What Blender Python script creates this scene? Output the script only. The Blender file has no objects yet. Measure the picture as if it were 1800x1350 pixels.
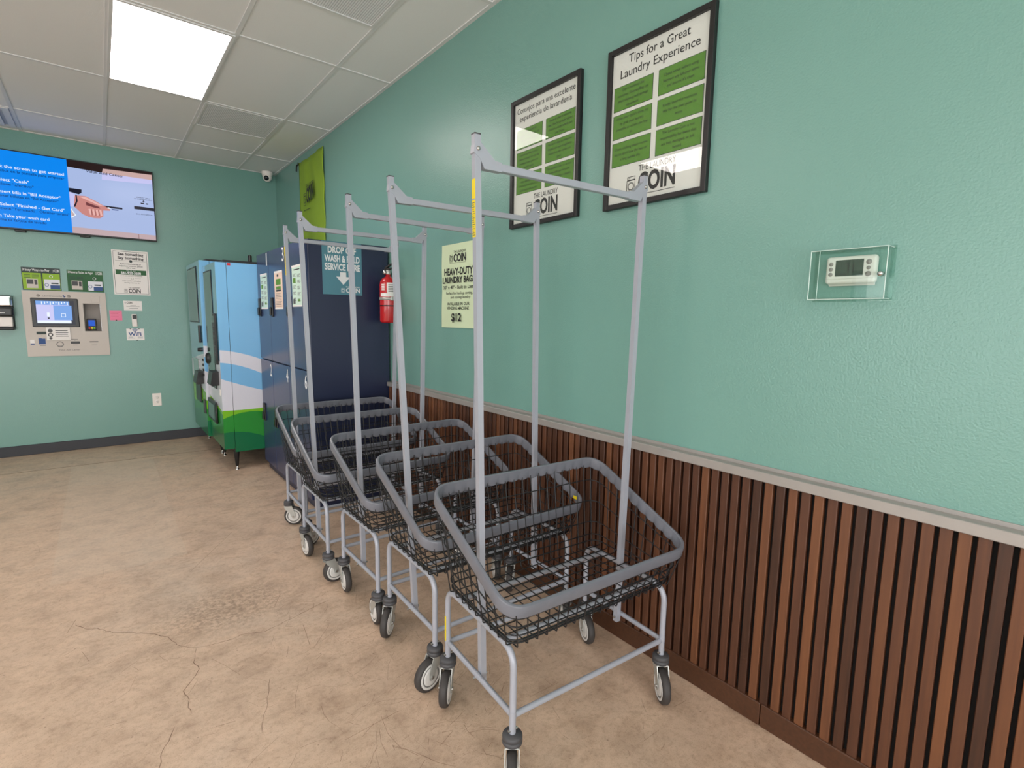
import bpy, bmesh, math, random
from mathutils import Vector, Matrix, Euler
C = bpy.context.scene.collection
random.seed(7)

# ------------------------------------------------------------------ camera
cam = bpy.data.cameras.new('camera')
cam.sensor_width = 36.0
cam.lens = 901.99 / 1800.0 * 36.0
cam.clip_start = 0.02
co = bpy.data.objects.new('camera', cam)
C.objects.link(co)
_r = Vector((0.7821945634791568, -0.6228175711779513, 0.016429786841247115))
_u = Vector((0.06546170191900141, 0.10838060359346394, 0.991951818561055))
_b = Vector((-0.6195856925765145, -0.7748237979029258, 0.12554541711176456))
co.matrix_world = Matrix(((_r.x, _u.x, _b.x, -1.76529), (_r.y, _u.y, _b.y, 0.0), (_r.z, _u.z, _b.z, 1.41440), (0, 0, 0, 1)))
bpy.context.scene.camera = co

# ------------------------------------------------------------------ world, daylight, exposure
world = bpy.data.worlds.new('world')
bpy.context.scene.world = world
world.use_nodes = True
bg = world.node_tree.nodes['Background']
bg.inputs[0].default_value = (0.86, 0.92, 1.0, 1)
bg.inputs[1].default_value = 1.6
vs = bpy.context.scene.view_settings
vs.view_transform = 'Standard'
vs.look = 'None'
vs.exposure = 0.0
vs.gamma = 1.0
vs.use_curve_mapping = False
bpy.context.scene.cycles.transparent_max_bounces = 24
PANEL_EMIT = 9.5
DAYLIGHT = 235.0
al = bpy.data.lights.new('window_daylight', 'AREA')
al.shape = 'RECTANGLE'
al.size, al.size_y = 5.6, 1.8
al.energy = DAYLIGHT
al.color = (1.0, 0.965, 0.965)
alo = bpy.data.objects.new('window_daylight', al)
alo.location = (-3.6, -4.35, 1.25)
alo.rotation_euler = (math.radians(90), 0, 0)     # shines towards +Y
C.objects.link(alo)
al2 = bpy.data.lights.new('side_daylight', 'AREA')
al2.shape = 'RECTANGLE'
al2.size, al2.size_y = 1.8, 6.0
al2.energy = 115.0
al2.color = (1.0, 0.965, 0.965)
alo2 = bpy.data.objects.new('side_daylight', al2)
alo2.location = (-7.35, -0.2, 1.25)
alo2.rotation_euler = (0, math.radians(-90), 0)    # shines towards +X
C.objects.link(alo2)

# ------------------------------------------------------------------ room numbers (metres)
D = 6.845          # back wall
H = 3.082          # ceiling
XL, YF = -7.0, -4.0
GX = [-0.4005 - 0.61 * k for k in range(11)]
GY = [6.143 - 1.2446 * k for k in range(9)]


# ------------------------------------------------------------------ materials
def lin(c):
    return tuple(((v / 255) / 12.92 if v / 255 <= 0.04045 else ((v / 255 + 0.055) / 1.055) ** 2.4) for v in c) + (1.0,)


def mat(name, rgb, rough=0.5, metal=0.0, emit=None, estr=1.0, coat=0.0, spec=0.5, noise=0.0, nscale=20.0, bump=0.0, bscale=80.0, coatr=0.05):
    m = bpy.data.materials.new(name)
    m.use_nodes = True
    nt = m.node_tree
    p = nt.nodes['Principled BSDF']
    p.inputs['Base Color'].default_value = lin(rgb)
    p.inputs['Roughness'].default_value = rough
    p.inputs['Metallic'].default_value = metal
    p.inputs['Coat Weight'].default_value = coat
    p.inputs['Coat Roughness'].default_value = coatr
    p.inputs['Specular IOR Level'].default_value = spec
    if emit:
        p.inputs['Emission Color'].default_value = lin(emit)
        p.inputs['Emission Strength'].default_value = estr
    if noise or bump:
        tc = nt.nodes.new('ShaderNodeTexCoord')
    if noise:
        n = nt.nodes.new('ShaderNodeTexNoise')
        n.inputs['Scale'].default_value = nscale
        n.inputs['Detail'].default_value = 4
        nt.links.new(tc.outputs['Object'], n.inputs['Vector'])
        mx = nt.nodes.new('ShaderNodeMix')
        mx.data_type = 'RGBA'
        a = lin(rgb)
        mx.inputs[6].default_value = tuple(v * (1 - noise) for v in a[:3]) + (1,)
        mx.inputs[7].default_value = tuple(min(1, v * (1 + noise)) for v in a[:3]) + (1,)
        nt.links.new(n.outputs['Fac'], mx.inputs[0])
        nt.links.new(mx.outputs[2], p.inputs['Base Color'])
    if bump:
        n2 = nt.nodes.new('ShaderNodeTexNoise')
        n2.inputs['Scale'].default_value = bscale
        n2.inputs['Detail'].default_value = 2
        nt.links.new(tc.outputs['Object'], n2.inputs['Vector'])
        b = nt.nodes.new('ShaderNodeBump')
        b.inputs['Strength'].default_value = bump
        b.inputs['Distance'].default_value = 0.002
        nt.links.new(n2.outputs['Fac'], b.inputs['Height'])
        nt.links.new(b.outputs['Normal'], p.inputs['Normal'])
    return m


def glass_mat(name, tint=(250, 252, 251), f0=0.04, rough=0.01):
    m = bpy.data.materials.new(name)
    m.use_nodes = True
    nt = m.node_tree
    nt.nodes.clear()
    out = nt.nodes.new('ShaderNodeOutputMaterial')
    tr = nt.nodes.new('ShaderNodeBsdfTransparent')
    tr.inputs[0].default_value = lin(tint)
    gl = nt.nodes.new('ShaderNodeBsdfGlossy')
    gl.inputs['Roughness'].default_value = rough
    lw = nt.nodes.new('ShaderNodeLayerWeight')
    lw.inputs[0].default_value = 0.5
    pw = nt.nodes.new('ShaderNodeMath')
    pw.operation = 'POWER'
    pw.inputs[1].default_value = 5.0
    nt.links.new(lw.outputs['Facing'], pw.inputs[0])
    ma = nt.nodes.new('ShaderNodeMath')
    ma.operation = 'MULTIPLY_ADD'
    ma.inputs[1].default_value = 1 - f0
    ma.inputs[2].default_value = f0
    nt.links.new(pw.outputs[0], ma.inputs[0])
    mix = nt.nodes.new('ShaderNodeMixShader')
    nt.links.new(ma.outputs[0], mix.inputs[0])
    nt.links.new(tr.outputs[0], mix.inputs[1])
    nt.links.new(gl.outputs[0], mix.inputs[2])
    nt.links.new(mix.outputs[0], out.inputs[0])
    return m


def wood_slat_mat(name, pitch, axis='Y', dark=(58, 35, 24), mid=(88, 54, 37), light=(120, 76, 48)):
    m = bpy.data.materials.new(name)
    m.use_nodes = True
    nt = m.node_tree
    p = nt.nodes['Principled BSDF']
    p.inputs['Roughness'].default_value = 0.42
    tc = nt.nodes.new('ShaderNodeTexCoord')
    sp = nt.nodes.new('ShaderNodeSeparateXYZ')
    nt.links.new(tc.outputs['Object'], sp.inputs[0])
    dv = nt.nodes.new('ShaderNodeMath'); dv.operation = 'DIVIDE'; dv.inputs[1].default_value = pitch
    nt.links.new(sp.outputs[axis], dv.inputs[0])
    fl = nt.nodes.new('ShaderNodeMath'); fl.operation = 'FLOOR'
    nt.links.new(dv.outputs[0], fl.inputs[0])
    wn = nt.nodes.new('ShaderNodeTexWhiteNoise'); wn.noise_dimensions = '1D'
    nt.links.new(fl.outputs[0], wn.inputs['W'])
    ad = nt.nodes.new('ShaderNodeVectorMath'); ad.operation = 'MULTIPLY'
    ad.inputs[1].default_value = (90, 90, 3.5) if axis == 'Y' else (90, 90, 90)
    nt.links.new(tc.outputs['Object'], ad.inputs[0])
    off = nt.nodes.new('ShaderNodeVectorMath'); off.operation = 'ADD'
    nt.links.new(ad.outputs[0], off.inputs[0])
    cb = nt.nodes.new('ShaderNodeCombineXYZ')
    ml = nt.nodes.new('ShaderNodeMath'); ml.operation = 'MULTIPLY'; ml.inputs[1].default_value = 40
    nt.links.new(wn.outputs['Value'], ml.inputs[0])
    nt.links.new(ml.outputs[0], cb.inputs[2])
    nt.links.new(cb.outputs[0], off.inputs[1])
    n = nt.nodes.new('ShaderNodeTexNoise'); n.inputs['Scale'].default_value = 1.0; n.inputs['Detail'].default_value = 5
    nt.links.new(off.outputs[0], n.inputs['Vector'])
    ma = nt.nodes.new('ShaderNodeMath'); ma.operation = 'MULTIPLY_ADD'; ma.inputs[1].default_value = 0.55
    nt.links.new(n.outputs['Fac'], ma.inputs[0])
    m2 = nt.nodes.new('ShaderNodeMath'); m2.operation = 'MULTIPLY_ADD'; m2.inputs[1].default_value = 0.75; m2.inputs[2].default_value = -0.1
    nt.links.new(wn.outputs['Value'], m2.inputs[0])
    nt.links.new(m2.outputs[0], ma.inputs[2])
    rp = nt.nodes.new('ShaderNodeValToRGB')
    e = rp.color_ramp.elements
    e[0].position = 0.1; e[0].color = lin(dark)
    e[1].position = 1.0; e[1].color = lin(light)
    k = rp.color_ramp.elements.new(0.55); k.color = lin(mid)
    nt.links.new(ma.outputs[0], rp.inputs[0])
    nt.links.new(rp.outputs[0], p.inputs['Base Color'])
    return m


def floor_mat():
    m = bpy.data.materials.new('stained_concrete')
    m.use_nodes = True
    nt = m.node_tree
    p = nt.nodes['Principled BSDF']
    tc = nt.nodes.new('ShaderNodeTexCoord')

    def noise(scale, detail, rough=0.55, vec=None, dist=0.0):
        n = nt.nodes.new('ShaderNodeTexNoise')
        n.inputs['Scale'].default_value = scale
        n.inputs['Detail'].default_value = detail
        n.inputs['Roughness'].default_value = rough
        n.inputs['Distortion'].default_value = dist
        nt.links.new(vec or tc.outputs['Object'], n.inputs['Vector'])
        return n

    def ramp(src, stops):
        r = nt.nodes.new('ShaderNodeValToRGB')
        e = r.color_ramp.elements
        e[0].position, e[0].color = stops[0][0], stops[0][1]
        e[1].position, e[1].color = stops[-1][0], stops[-1][1]
        for q, c in stops[1:-1]:
            z = e.new(q); z.color = c
        nt.links.new(src, r.inputs[0])
        return r

    def mixc(f, a, b, mode='MIX'):
        x = nt.nodes.new('ShaderNodeMix'); x.data_type = 'RGBA'; x.blend_type = mode
        if isinstance(f, float): x.inputs[0].default_value = f
        else: nt.links.new(f, x.inputs[0])
        for s, i in ((a, 6), (b, 7)):
            if isinstance(s, tuple): x.inputs[i].default_value = s
            else: nt.links.new(s, x.inputs[i])
        return x.outputs[2]
    big = noise(1.1, 5, 0.6, dist=0.6)
    c1 = ramp(big.outputs['Fac'], [(0.3, lin((201, 178, 158))), (0.5, lin((221, 195, 172))), (0.72, lin((210, 191, 173)))])
    med = noise(7, 6, 0.65, dist=0.4)
    c2 = ramp(med.outputs['Fac'], [(0.3, lin((200, 192, 184))), (0.5, lin((240, 237, 232))), (0.72, lin((255, 252, 248)))])
    col = mixc(0.75, c1.outputs[0], c2.outputs[0], 'MULTIPLY')
    # streaky trowel marks
    sv = nt.nodes.new('ShaderNodeVectorMath'); sv.operation = 'MULTIPLY'; sv.inputs[1].default_value = (5, 11, 1)
    nt.links.new(tc.outputs['Object'], sv.inputs[0])
    st = noise(1.3, 8, 0.72, sv.outputs[0], 0.6)
    c3 = ramp(st.outputs['Fac'], [(0.32, lin((232, 227, 222))), (0.52, lin((255, 255, 255)))])
    col = mixc(0.6, col, c3.outputs[0], 'MULTIPLY')
    # coarse worn grain
    gr = noise(42, 6, 0.75)
    cg = ramp(gr.outputs['Fac'], [(0.34, lin((214, 206, 199))), (0.52, lin((255, 255, 255)))])
    col = mixc(0.6, col, cg.outputs[0], 'MULTIPLY')
    # scraped rough patch and a paler square where something once stood
    sx = nt.nodes.new('ShaderNodeSeparateXYZ')
    nt.links.new(tc.outputs['Object'], sx.inputs[0])

    def mth(op, a, b_=None, c_=None):
        q = nt.nodes.new('ShaderNodeMath'); q.operation = op; q.use_clamp = False
        for k_, v_ in enumerate((a, b_, c_)):
            if v_ is None: continue
            if isinstance(v_, (int, float)): q.inputs[k_].default_value = v_
            else: nt.links.new(v_, q.inputs[k_])
        return q.outputs[0]
    ex_ = mth('POWER', mth('ABSOLUTE', mth('DIVIDE', mth('ADD', sx.outputs[0], 1.38), 0.34)), 2.0)
    ey_ = mth('POWER', mth('ABSOLUTE', mth('DIVIDE', mth('ADD', sx.outputs[1], -2.68), 0.26)), 2.0)
    el = mth('MAXIMUM', mth('SUBTRACT', 1.0, mth('ADD', ex_, ey_)), 0.0)
    rg = noise(48, 5, 0.7)
    rgr = ramp(rg.outputs['Fac'], [(0.40, (1, 1, 1, 1)), (0.56, (0, 0, 0, 1))])
    col = mixc(mth('MULTIPLY', mth('MULTIPLY', el, 0.9), rgr.outputs[0]), col, lin((150, 128, 108)))
    sq = mth('MULTIPLY', mth('MULTIPLY', mth('GREATER_THAN', sx.outputs[0], -2.06), mth('LESS_THAN', sx.outputs[0], -1.45)), mth('MULTIPLY', mth('GREATER_THAN', sx.outputs[1], 3.45), mth('LESS_THAN', sx.outputs[1], 6.08)))
    col = mixc(mth('MULTIPLY', mth('MULTIPLY', sq, 0.45), big.outputs['Fac']), col, lin((214, 200, 182)))
    # fine speckle
    sp = noise(260, 2, 0.6)
    c4 = ramp(sp.outputs['Fac'], [(0.3, lin((190, 180, 172))), (0.42, lin((255, 255, 255)))])
    col = mixc(0.6, col, c4.outputs[0], 'MULTIPLY')
    # scattered dark specks
    v = nt.nodes.new('ShaderNodeTexVoronoi'); v.inputs['Scale'].default_value = 14
    nt.links.new(tc.outputs['Object'], v.inputs['Vector'])
    c5 = ramp(v.outputs['Distance'], [(0.03, lin((120, 98, 80))), (0.06, lin((255, 255, 255)))])
    col = mixc(0.5, col, c5.outputs[0], 'MULTIPLY')
    nt.links.new(col, p.inputs['Base Color'])
    rr = nt.nodes.new('ShaderNodeMath'); rr.operation = 'MULTIPLY_ADD'
    rr.inputs[1].default_value = 0.3; rr.inputs[2].default_value = 0.32
    nt.links.new(med.outputs['Fac'], rr.inputs[0])
    nt.links.new(rr.outputs[0], p.inputs['Roughness'])
    b = nt.nodes.new('ShaderNodeBump'); b.inputs['Strength'].default_value = 0.25; b.inputs['Distance'].default_value = 0.003
    nt.links.new(st.outputs['Fac'], b.inputs['Height'])
    nt.links.new(b.outputs['Normal'], p.inputs['Normal'])
    return m


def wall_mat():
    m = bpy.data.materials.new('teal_eggshell_paint')
    m.use_nodes = True
    nt = m.node_tree
    p = nt.nodes['Principled BSDF']
    p.inputs['Base Color'].default_value = lin((115, 161, 151))
    p.inputs['Roughness'].default_value = 0.29
    p.inputs['Specular IOR Level'].default_value = 0.65
    tc = nt.nodes.new('ShaderNodeTexCoord')
    n = nt.nodes.new('ShaderNodeTexNoise'); n.inputs['Scale'].default_value = 150; n.inputs['Detail'].default_value = 2.0
    nt.links.new(tc.outputs['Object'], n.inputs['Vector'])
    n2 = nt.nodes.new('ShaderNodeTexNoise'); n2.inputs['Scale'].default_value = 2.2; n2.inputs['Detail'].default_value = 4
    nt.links.new(tc.outputs['Object'], n2.inputs['Vector'])
    mx = nt.nodes.new('ShaderNodeMix'); mx.data_type = 'RGBA'
    mx.inputs[6].default_value = lin((112, 158, 148)); mx.inputs[7].default_value = lin((118, 164, 154))
    nt.links.new(n2.outputs['Fac'], mx.inputs[0])
    nt.links.new(mx.outputs[2], p.inputs['Base Color'])
    b = nt.nodes.new('ShaderNodeBump'); b.inputs['Strength'].default_value = 0.42; b.inputs['Distance'].default_value = 0.0025
    nt.links.new(n.outputs['Fac'], b.inputs['Height'])
    nt.links.new(b.outputs['Normal'], p.inputs['Normal'])
    return m


M = {}
M['wall'] = wall_mat()
M['floor'] = floor_mat()
M['lobby'] = mat('offwhite_paint', (214, 206, 200), 0.6)
M['tile'] = mat('ceiling_tile', (234, 235, 235), 0.95, noise=0.05, nscale=240, bump=0.3, bscale=260)
M['tbar'] = mat('painted_steel_grid', (222, 223, 223), 0.6)
M['slat'] = wood_slat_mat('stained_slats', 0.0391)
M['board'] = wood_slat_mat('stained_board', 3.0, 'Z', (52, 32, 21), (74, 46, 30), (98, 62, 40))
M['felt'] = mat('black_felt', (16, 13, 12), 0.95)
M['rail'] = mat('brushed_aluminium_trim', (166, 162, 158), 0.4, 0.3, noise=0.08, nscale=18)
M['vinyl'] = mat('charcoal_vinyl', (52, 54, 60), 0.5)
M['crack'] = mat('crack_dirt', (124, 100, 82), 0.9)
M['scratch'] = mat('scuff_marks', (140, 114, 93), 0.8)
M['steel'] = mat('silver_powdercoat', (166, 170, 181), 0.38, 0.12, coat=0.2, noise=0.03, nscale=30)
M['wire'] = mat('black_coated_wire', (27, 28, 31), 0.4)
M['bumper'] = mat('grey_vinyl_bumper', (112, 115, 124), 0.27, noise=0.10, nscale=28)
M['tire'] = mat('dark_rubber', (58, 55, 54), 0.6, noise=0.12, nscale=60)
M['hub'] = mat('pale_nylon_hub', (212, 211, 208), 0.45)
M['zinc'] = mat('zinc_plate', (188, 190, 186), 0.4, 0.5)
M['capgrey'] = mat('dark_grey_rubber', (72, 72, 75), 0.55)
M['bolt'] = mat('bright_bolt', (190, 190, 188), 0.25, 0.9)
M['yellow'] = mat('yellow_sticker', (232, 208, 20), 0.5)
M['ink'] = mat('black_ink', (30, 31, 34), 0.6)
M['inkgrey'] = mat('grey_ink', (88, 90, 92), 0.6)
M['inkblue'] = mat('blue_ink', (52, 84, 140), 0.6)
M['white'] = mat('white_paper', (240, 237, 234), 0.6)
M['cream'] = mat('pale_green_paper', (208, 226, 190), 0.65)
M['mint'] = mat('mint_paper', (208, 234, 220), 0.6)
M['peach'] = mat('peach_paper', (240, 214, 196), 0.6)
M['green'] = mat('poster_green', (92, 145, 44), 0.6)
M['lime'] = mat('lime_print', (148, 190, 52), 0.6)
M['dgreen'] = mat('dark_green_print', (44, 98, 58), 0.6)
M['slate'] = mat('slate_print', (52, 66, 66), 0.6)
M['pink'] = mat('pink_note', (240, 130, 165), 0.65)
M['black'] = mat('black_plastic', (22, 22, 24), 0.35)
M['blackframe'] = mat('black_frame', (26, 25, 26), 0.38)
M['glass'] = glass_mat('clear_glass')
M['acrylic'] = glass_mat('clear_acrylic', (244, 250, 248), 0.03)
M['acrylic_edge'] = mat('polished_acrylic_edge', (200, 222, 216), 0.15)
M['whiteplastic'] = mat('white_plastic', (240, 233, 228), 0.4)
M['button'] = mat('grey_button', (158, 150, 148), 0.5)
M['lcd'] = mat('lcd_green_grey', (66, 82, 72), 0.2)
M['lcdseg'] = mat('lcd_segment', (24, 32, 30), 0.4)
M['navy'] = mat('navy_enamel', (36, 44, 72), 0.34, noise=0.04, nscale=6)
M['navydoor'] = mat('navy_door_enamel', (42, 56, 92), 0.26)
M['teal'] = mat('teal_print', (82, 134, 150), 0.55)
M['offwhite'] = mat('offwhite_ink', (232, 234, 236), 0.6)
M['red'] = mat('red_enamel', (190, 18, 28), 0.25, coat=0.5)
M['chrome'] = mat('chrome', (205, 205, 205), 0.15, 1.0)
M['kiosk'] = mat('beige_steel', (186, 178, 170), 0.42, 0.15)
M['niche'] = mat('beige_niche', (150, 144, 138), 0.5)
M['sky'] = mat('wrap_blue', (122, 184, 228), 0.25)
M['cloud'] = mat('wrap_white', (214, 216, 226), 0.22)
M['leaf'] = mat('wrap_lime', (120, 186, 40), 0.22)
M['grass'] = mat('wrap_green', (44, 140, 54), 0.22)
M['forest'] = mat('wrap_dark_green', (16, 106, 66), 0.22)
M['vdark'] = mat('vending_black', (30, 32, 34), 0.4)
M['vface'] = mat('wrap_teal', (98, 160, 190), 0.12, coat=0.6)
M['vglass'] = mat('tinted_window', (70, 92, 84), 0.06, spec=0.8)
M['banner'] = mat('lime_cloth', (134, 166, 46), 0.75, noise=0.06, nscale=9)
M['lens'] = mat('dark_lens', (14, 18, 30), 0.06, spec=0.9)
M['vent'] = mat('perforated_grey', (228, 231, 233), 0.8)
M['ventdark'] = mat('vent_dark', (196, 200, 203), 0.9)
M['panel'] = mat('lit_diffuser', (250, 248, 244), 0.5, emit=(255, 244, 240), estr=PANEL_EMIT)
M['scr_blue'] = mat('screen_blue', (4, 4, 4), 0.18, spec=0.15, emit=(0, 140, 250), estr=0.92)
M['scr_pale'] = mat('screen_pale', (4, 4, 4), 0.18, spec=0.15, emit=(172, 190, 232), estr=0.95)
M['scr_brown'] = mat('screen_brown', (4, 4, 4), 0.18, spec=0.15, emit=(40, 24, 24), estr=0.9)
M['scr_rose'] = mat('screen_rose', (4, 4, 4), 0.18, spec=0.15, emit=(206, 172, 168), estr=0.95)
M['scr_tan'] = mat('screen_tan', (4, 4, 4), 0.18, spec=0.15, emit=(196, 172, 176), estr=0.95)
M['scr_white'] = mat('screen_white', (4, 4, 4), 0.18, spec=0.15, emit=(232, 242, 255), estr=1.0)
M['scr_navy'] = mat('screen_navy', (4, 4, 4), 0.18, spec=0.15, emit=(6, 50, 120), estr=0.8)
M['scr_dark'] = mat('screen_dark', (4, 4, 4), 0.18, spec=0.15, emit=(22, 24, 44), estr=0.8)
M['scr_skin'] = mat('screen_skin', (4, 4, 4), 0.18, spec=0.15, emit=(206, 138, 132), estr=0.95)
M['scr_skinlight'] = mat('screen_skin_light', (4, 4, 4), 0.18, spec=0.15, emit=(238, 184, 178), estr=0.95)
M['scr_skindark'] = mat('screen_skin_dark', (4, 4, 4), 0.18, spec=0.15, emit=(120, 62, 66), estr=0.9)
M['scr_lilac'] = mat('screen_lilac', (4, 4, 4), 0.18, spec=0.15, emit=(196, 196, 240), estr=1.0)
M['scr_mid'] = mat('screen_mid_blue', (4, 4, 4), 0.18, spec=0.15, emit=(110, 158, 226), estr=1.0)
M['scr_reader'] = mat('reader_blue', (4, 4, 4), 0.2, emit=(24, 92, 210), estr=0.9)


# ------------------------------------------------------------------ geometry helper
class B:
    def __init__(s):
        s.v, s.f, s.m, s.sm, s.mats = [], [], [], [], []

    def mi(s, m):
        m = M[m] if isinstance(m, str) else m
        if m not in s.mats: s.mats.append(m)
        return s.mats.index(m)

    def add(s, vs, fs, m, smooth=False):
        o = len(s.v); i = s.mi(m)
        s.v += [tuple(v) for v in vs]
        for f in fs:
            s.f.append(tuple(o + k for k in f)); s.m.append(i); s.sm.append(smooth)
        return s

    def box(s, x0, x1, y0, y1, z0, z1, m, bevel=0.0, seg=2):
        x0, x1 = min(x0, x1), max(x0, x1); y0, y1 = min(y0, y1), max(y0, y1); z0, z1 = min(z0, z1), max(z0, z1)
        if bevel <= 0:
            vs = [(x0, y0, z0), (x1, y0, z0), (x1, y1, z0), (x0, y1, z0), (x0, y0, z1), (x1, y0, z1), (x1, y1, z1), (x0, y1, z1)]
            return s.add(vs, [(0, 3, 2, 1), (4, 5, 6, 7), (0, 1, 5, 4), (1, 2, 6, 5), (2, 3, 7, 6), (3, 0, 4, 7)], m)
        bm = bmesh.new()
        bmesh.ops.create_cube(bm, size=1.0)
        for v in bm.verts:
            v.co = Vector(((x0 + x1) / 2 + v.co.x * (x1 - x0), (y0 + y1) / 2 + v.co.y * (y1 - y0), (z0 + z1) / 2 + v.co.z * (z1 - z0)))
        bmesh.ops.bevel(bm, geom=bm.edges[:], offset=min(bevel, 0.49 * min(x1 - x0, y1 - y0, z1 - z0)), segments=seg, affect='EDGES', profile=0.5)
        return s.bm(bm, m)

    def bm(s, bm, m, smooth=False):
        bm.verts.ensure_lookup_table()
        for i, v in enumerate(bm.verts): v.index = i
        s.add([v.co[:] for v in bm.verts], [[v.index for v in f.verts] for f in bm.faces], m, smooth)
        bm.free()
        return s

    def tube(s, pts, r, m, n=10, closed=False, caps=True, sq=None):
        pts = [Vector(p) for p in pts]
        N = len(pts)
        T = []
        for i in range(N):
            a = pts[(i - 1) % N] if (closed or i > 0) else pts[i]
            b = pts[(i + 1) % N] if (closed or i < N - 1) else pts[i]
            T.append((b - a).normalized())
        ref = Vector((0, 0, 1)) if abs(T[0].z) < 0.9 else Vector((0, 1, 0))
        nrm = (ref - T[0] * ref.dot(T[0])).normalized()
        vs, fs = [], []
        for i in range(N):
            nrm = (nrm - T[i] * nrm.dot(T[i])).normalized()
            bi = T[i].cross(nrm)
            if sq:
                ring = [(-sq, -sq), (sq, -sq), (sq, sq), (-sq, sq)]
                vs += [pts[i] + nrm * a + bi * b for a, b in ring]
            else:
                for k in range(n):
                    t = 2 * math.pi * k / n
                    vs.append(pts[i] + nrm * (math.cos(t) * r) + bi * (math.sin(t) * r))
        k_ = 4 if sq else n
        for i in range(N if closed else N - 1):
            j = (i + 1) % N
            for k in range(k_):
                l = (k + 1) % k_
                fs.append((i * k_ + k, i * k_ + l, j * k_ + l, j * k_ + k))
        s.add(vs, fs, m, not sq)
        if caps and not closed:
            s.add(vs[:k_], [tuple(range(k_))[::-1]], m)
            s.add(vs[-k_:], [tuple(range(k_))], m)
        return s

    def prism(s, poly, axis, a0, a1, m):
        # poly is a list of 2D points in the two other axes, in order; extruded along axis
        def P(p, a):
            if axis == 'x': return (a, p[0], p[1])
            if axis == 'y': return (p[0], a, p[1])
            return (p[0], p[1], a)
        n = len(poly)
        vs = [P(p, a0) for p in poly] + [P(p, a1) for p in poly]
        fs = [tuple(range(n))[::-1], tuple(range(n, 2 * n))] + [(i, (i + 1) % n, n + (i + 1) % n, n + i) for i in range(n)]
        bm = bmesh.new()
        bv = [bm.verts.new(v) for v in vs]
        for f in fs: bm.faces.new([bv[i] for i in f])
        bmesh.ops.recalc_face_normals(bm, faces=bm.faces[:])
        return s.bm(bm, m)

    def lathe(s, prof, m, c=(0, 0, 0), axis='z', n=24, smooth=True):
        # prof: list of (radius, height)
        vs, fs = [], []
        for r, h in prof:
            for k in range(n):
                t = 2 * math.pi * k / n
                a, b = r * math.cos(t), r * math.sin(t)
                p = (a, b, h) if axis == 'z' else ((h, a, b) if axis == 'x' else (b, h, a))
                vs.append((p[0] + c[0], p[1] + c[1], p[2] + c[2]))
        for i in range(len(prof) - 1):
            for k in range(n):
                l = (k + 1) % n
                fs.append((i * n + k, i * n + l, (i + 1) * n + l, (i + 1) * n + k))
        s.add(vs, fs, m, smooth)
        for i, rev in ((0, True), (len(prof) - 1, False)):
            if prof[i][0] > 1e-5:
                q = tuple(range(n))
                s.add(vs[i * n:(i + 1) * n], [q[::-1] if rev else q], m)
        return s

    def build(s, name, parent=None, origin=(0, 0, 0), loc=None):
        me = bpy.data.meshes.new(name)
        o_ = Vector(origin)
        me.from_pydata([tuple(Vector(v) - o_) for v in s.v], [], s.f)
        for m in s.mats: me.materials.append(m)
        me.polygons.foreach_set('material_index', s.m)
        me.polygons.foreach_set('use_smooth', s.sm)
        me.update()
        if getattr(s, 'sharp', False): me.set_sharp_from_angle(angle=math.radians(32))
        o = bpy.data.objects.new(name, me)
        C.objects.link(o)
        if parent: o.parent = parent
        if loc is not None: o.location = loc
        elif not parent and origin != (0, 0, 0): o.location = origin
        return o


def fillet(pts, r, n=6, closed=False):
    pts = [Vector(p) for p in pts]
    out = []
    N = len(pts)
    for i, p in enumerate(pts):
        if not closed and i in (0, N - 1):
            out.append(p); continue
        a, b = pts[(i - 1) % N], pts[(i + 1) % N]
        u, w = (a - p).normalized(), (b - p).normalized()
        ang = u.angle(w)
        d = min(r / math.tan(ang / 2), 0.49 * (a - p).length, 0.49 * (b - p).length)
        p0, p1 = p + u * d, p + w * d
        for k in range(n + 1):
            t = k / n
            out.append(p0 * (1 - t) ** 2 + p * 2 * t * (1 - t) + p1 * t ** 2)
    return out


def tag(o, label=None, cat=None, group=None, kind=None):
    if label: o['label'] = label
    if cat: o['category'] = cat
    if group: o['group'] = group
    if kind: o['kind'] = kind
    return o


def empty(name, loc, rz=0.0):
    o = bpy.data.objects.new(name, None)
    o.empty_display_size = 0.1
    o.location = loc
    o.rotation_euler = (0, 0, rz)
    C.objects.link(o)
    return o


def copy_tree(o, parent=None):
    c = o.copy()
    C.objects.link(c)
    if parent: c.parent = parent
    for ch in list(o.children): copy_tree(ch, c)
    return c


# ---- lettering
_tc = {}


def text_geo(t, bold=0.0):
    key = (t, bold)
    if key in _tc: return _tc[key]
    cu = bpy.data.curves.new('lettering', 'FONT')
    cu.body = t
    cu.size = 1.0
    cu.resolution_u = 3
    cu.offset = bold
    ob = bpy.data.objects.new('lettering', cu)
    C.objects.link(ob)
    dg = bpy.context.evaluated_depsgraph_get()
    dg.update()
    me = bpy.data.meshes.new_from_object(ob.evaluated_get(dg))
    vs = [v.co[:] for v in me.vertices]
    fs = [tuple(p.vertices) for p in me.polygons]
    bpy.data.objects.remove(ob)
    bpy.data.curves.remove(cu)
    bpy.data.meshes.remove(me)
    _tc[key] = (vs, fs)
    return _tc[key]


def capheight():
    vs, _ = text_geo('H')
    return max(v[1] for v in vs) - min(v[1] for v in vs)


CAP = capheight()


def put(b, t, x0, x1, z, cap, m, y, bold=0.0, tilt=0.0):
    """lettering from x0 to x1 (stretched to fit), baseline z, capital height cap, on the plane y, facing -Y"""
    vs, fs = text_geo(t, bold)
    if not vs: return
    a = min(v[0] for v in vs); w = max(v[0] for v in vs) - a
    kx = (x1 - x0) / w; kz = cap / CAP
    b.add([(x0 + (v[0] - a) * kx, y, z + v[1] * kz + tilt * (v[0] - a) * kx) for v in vs], fs, m)


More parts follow.
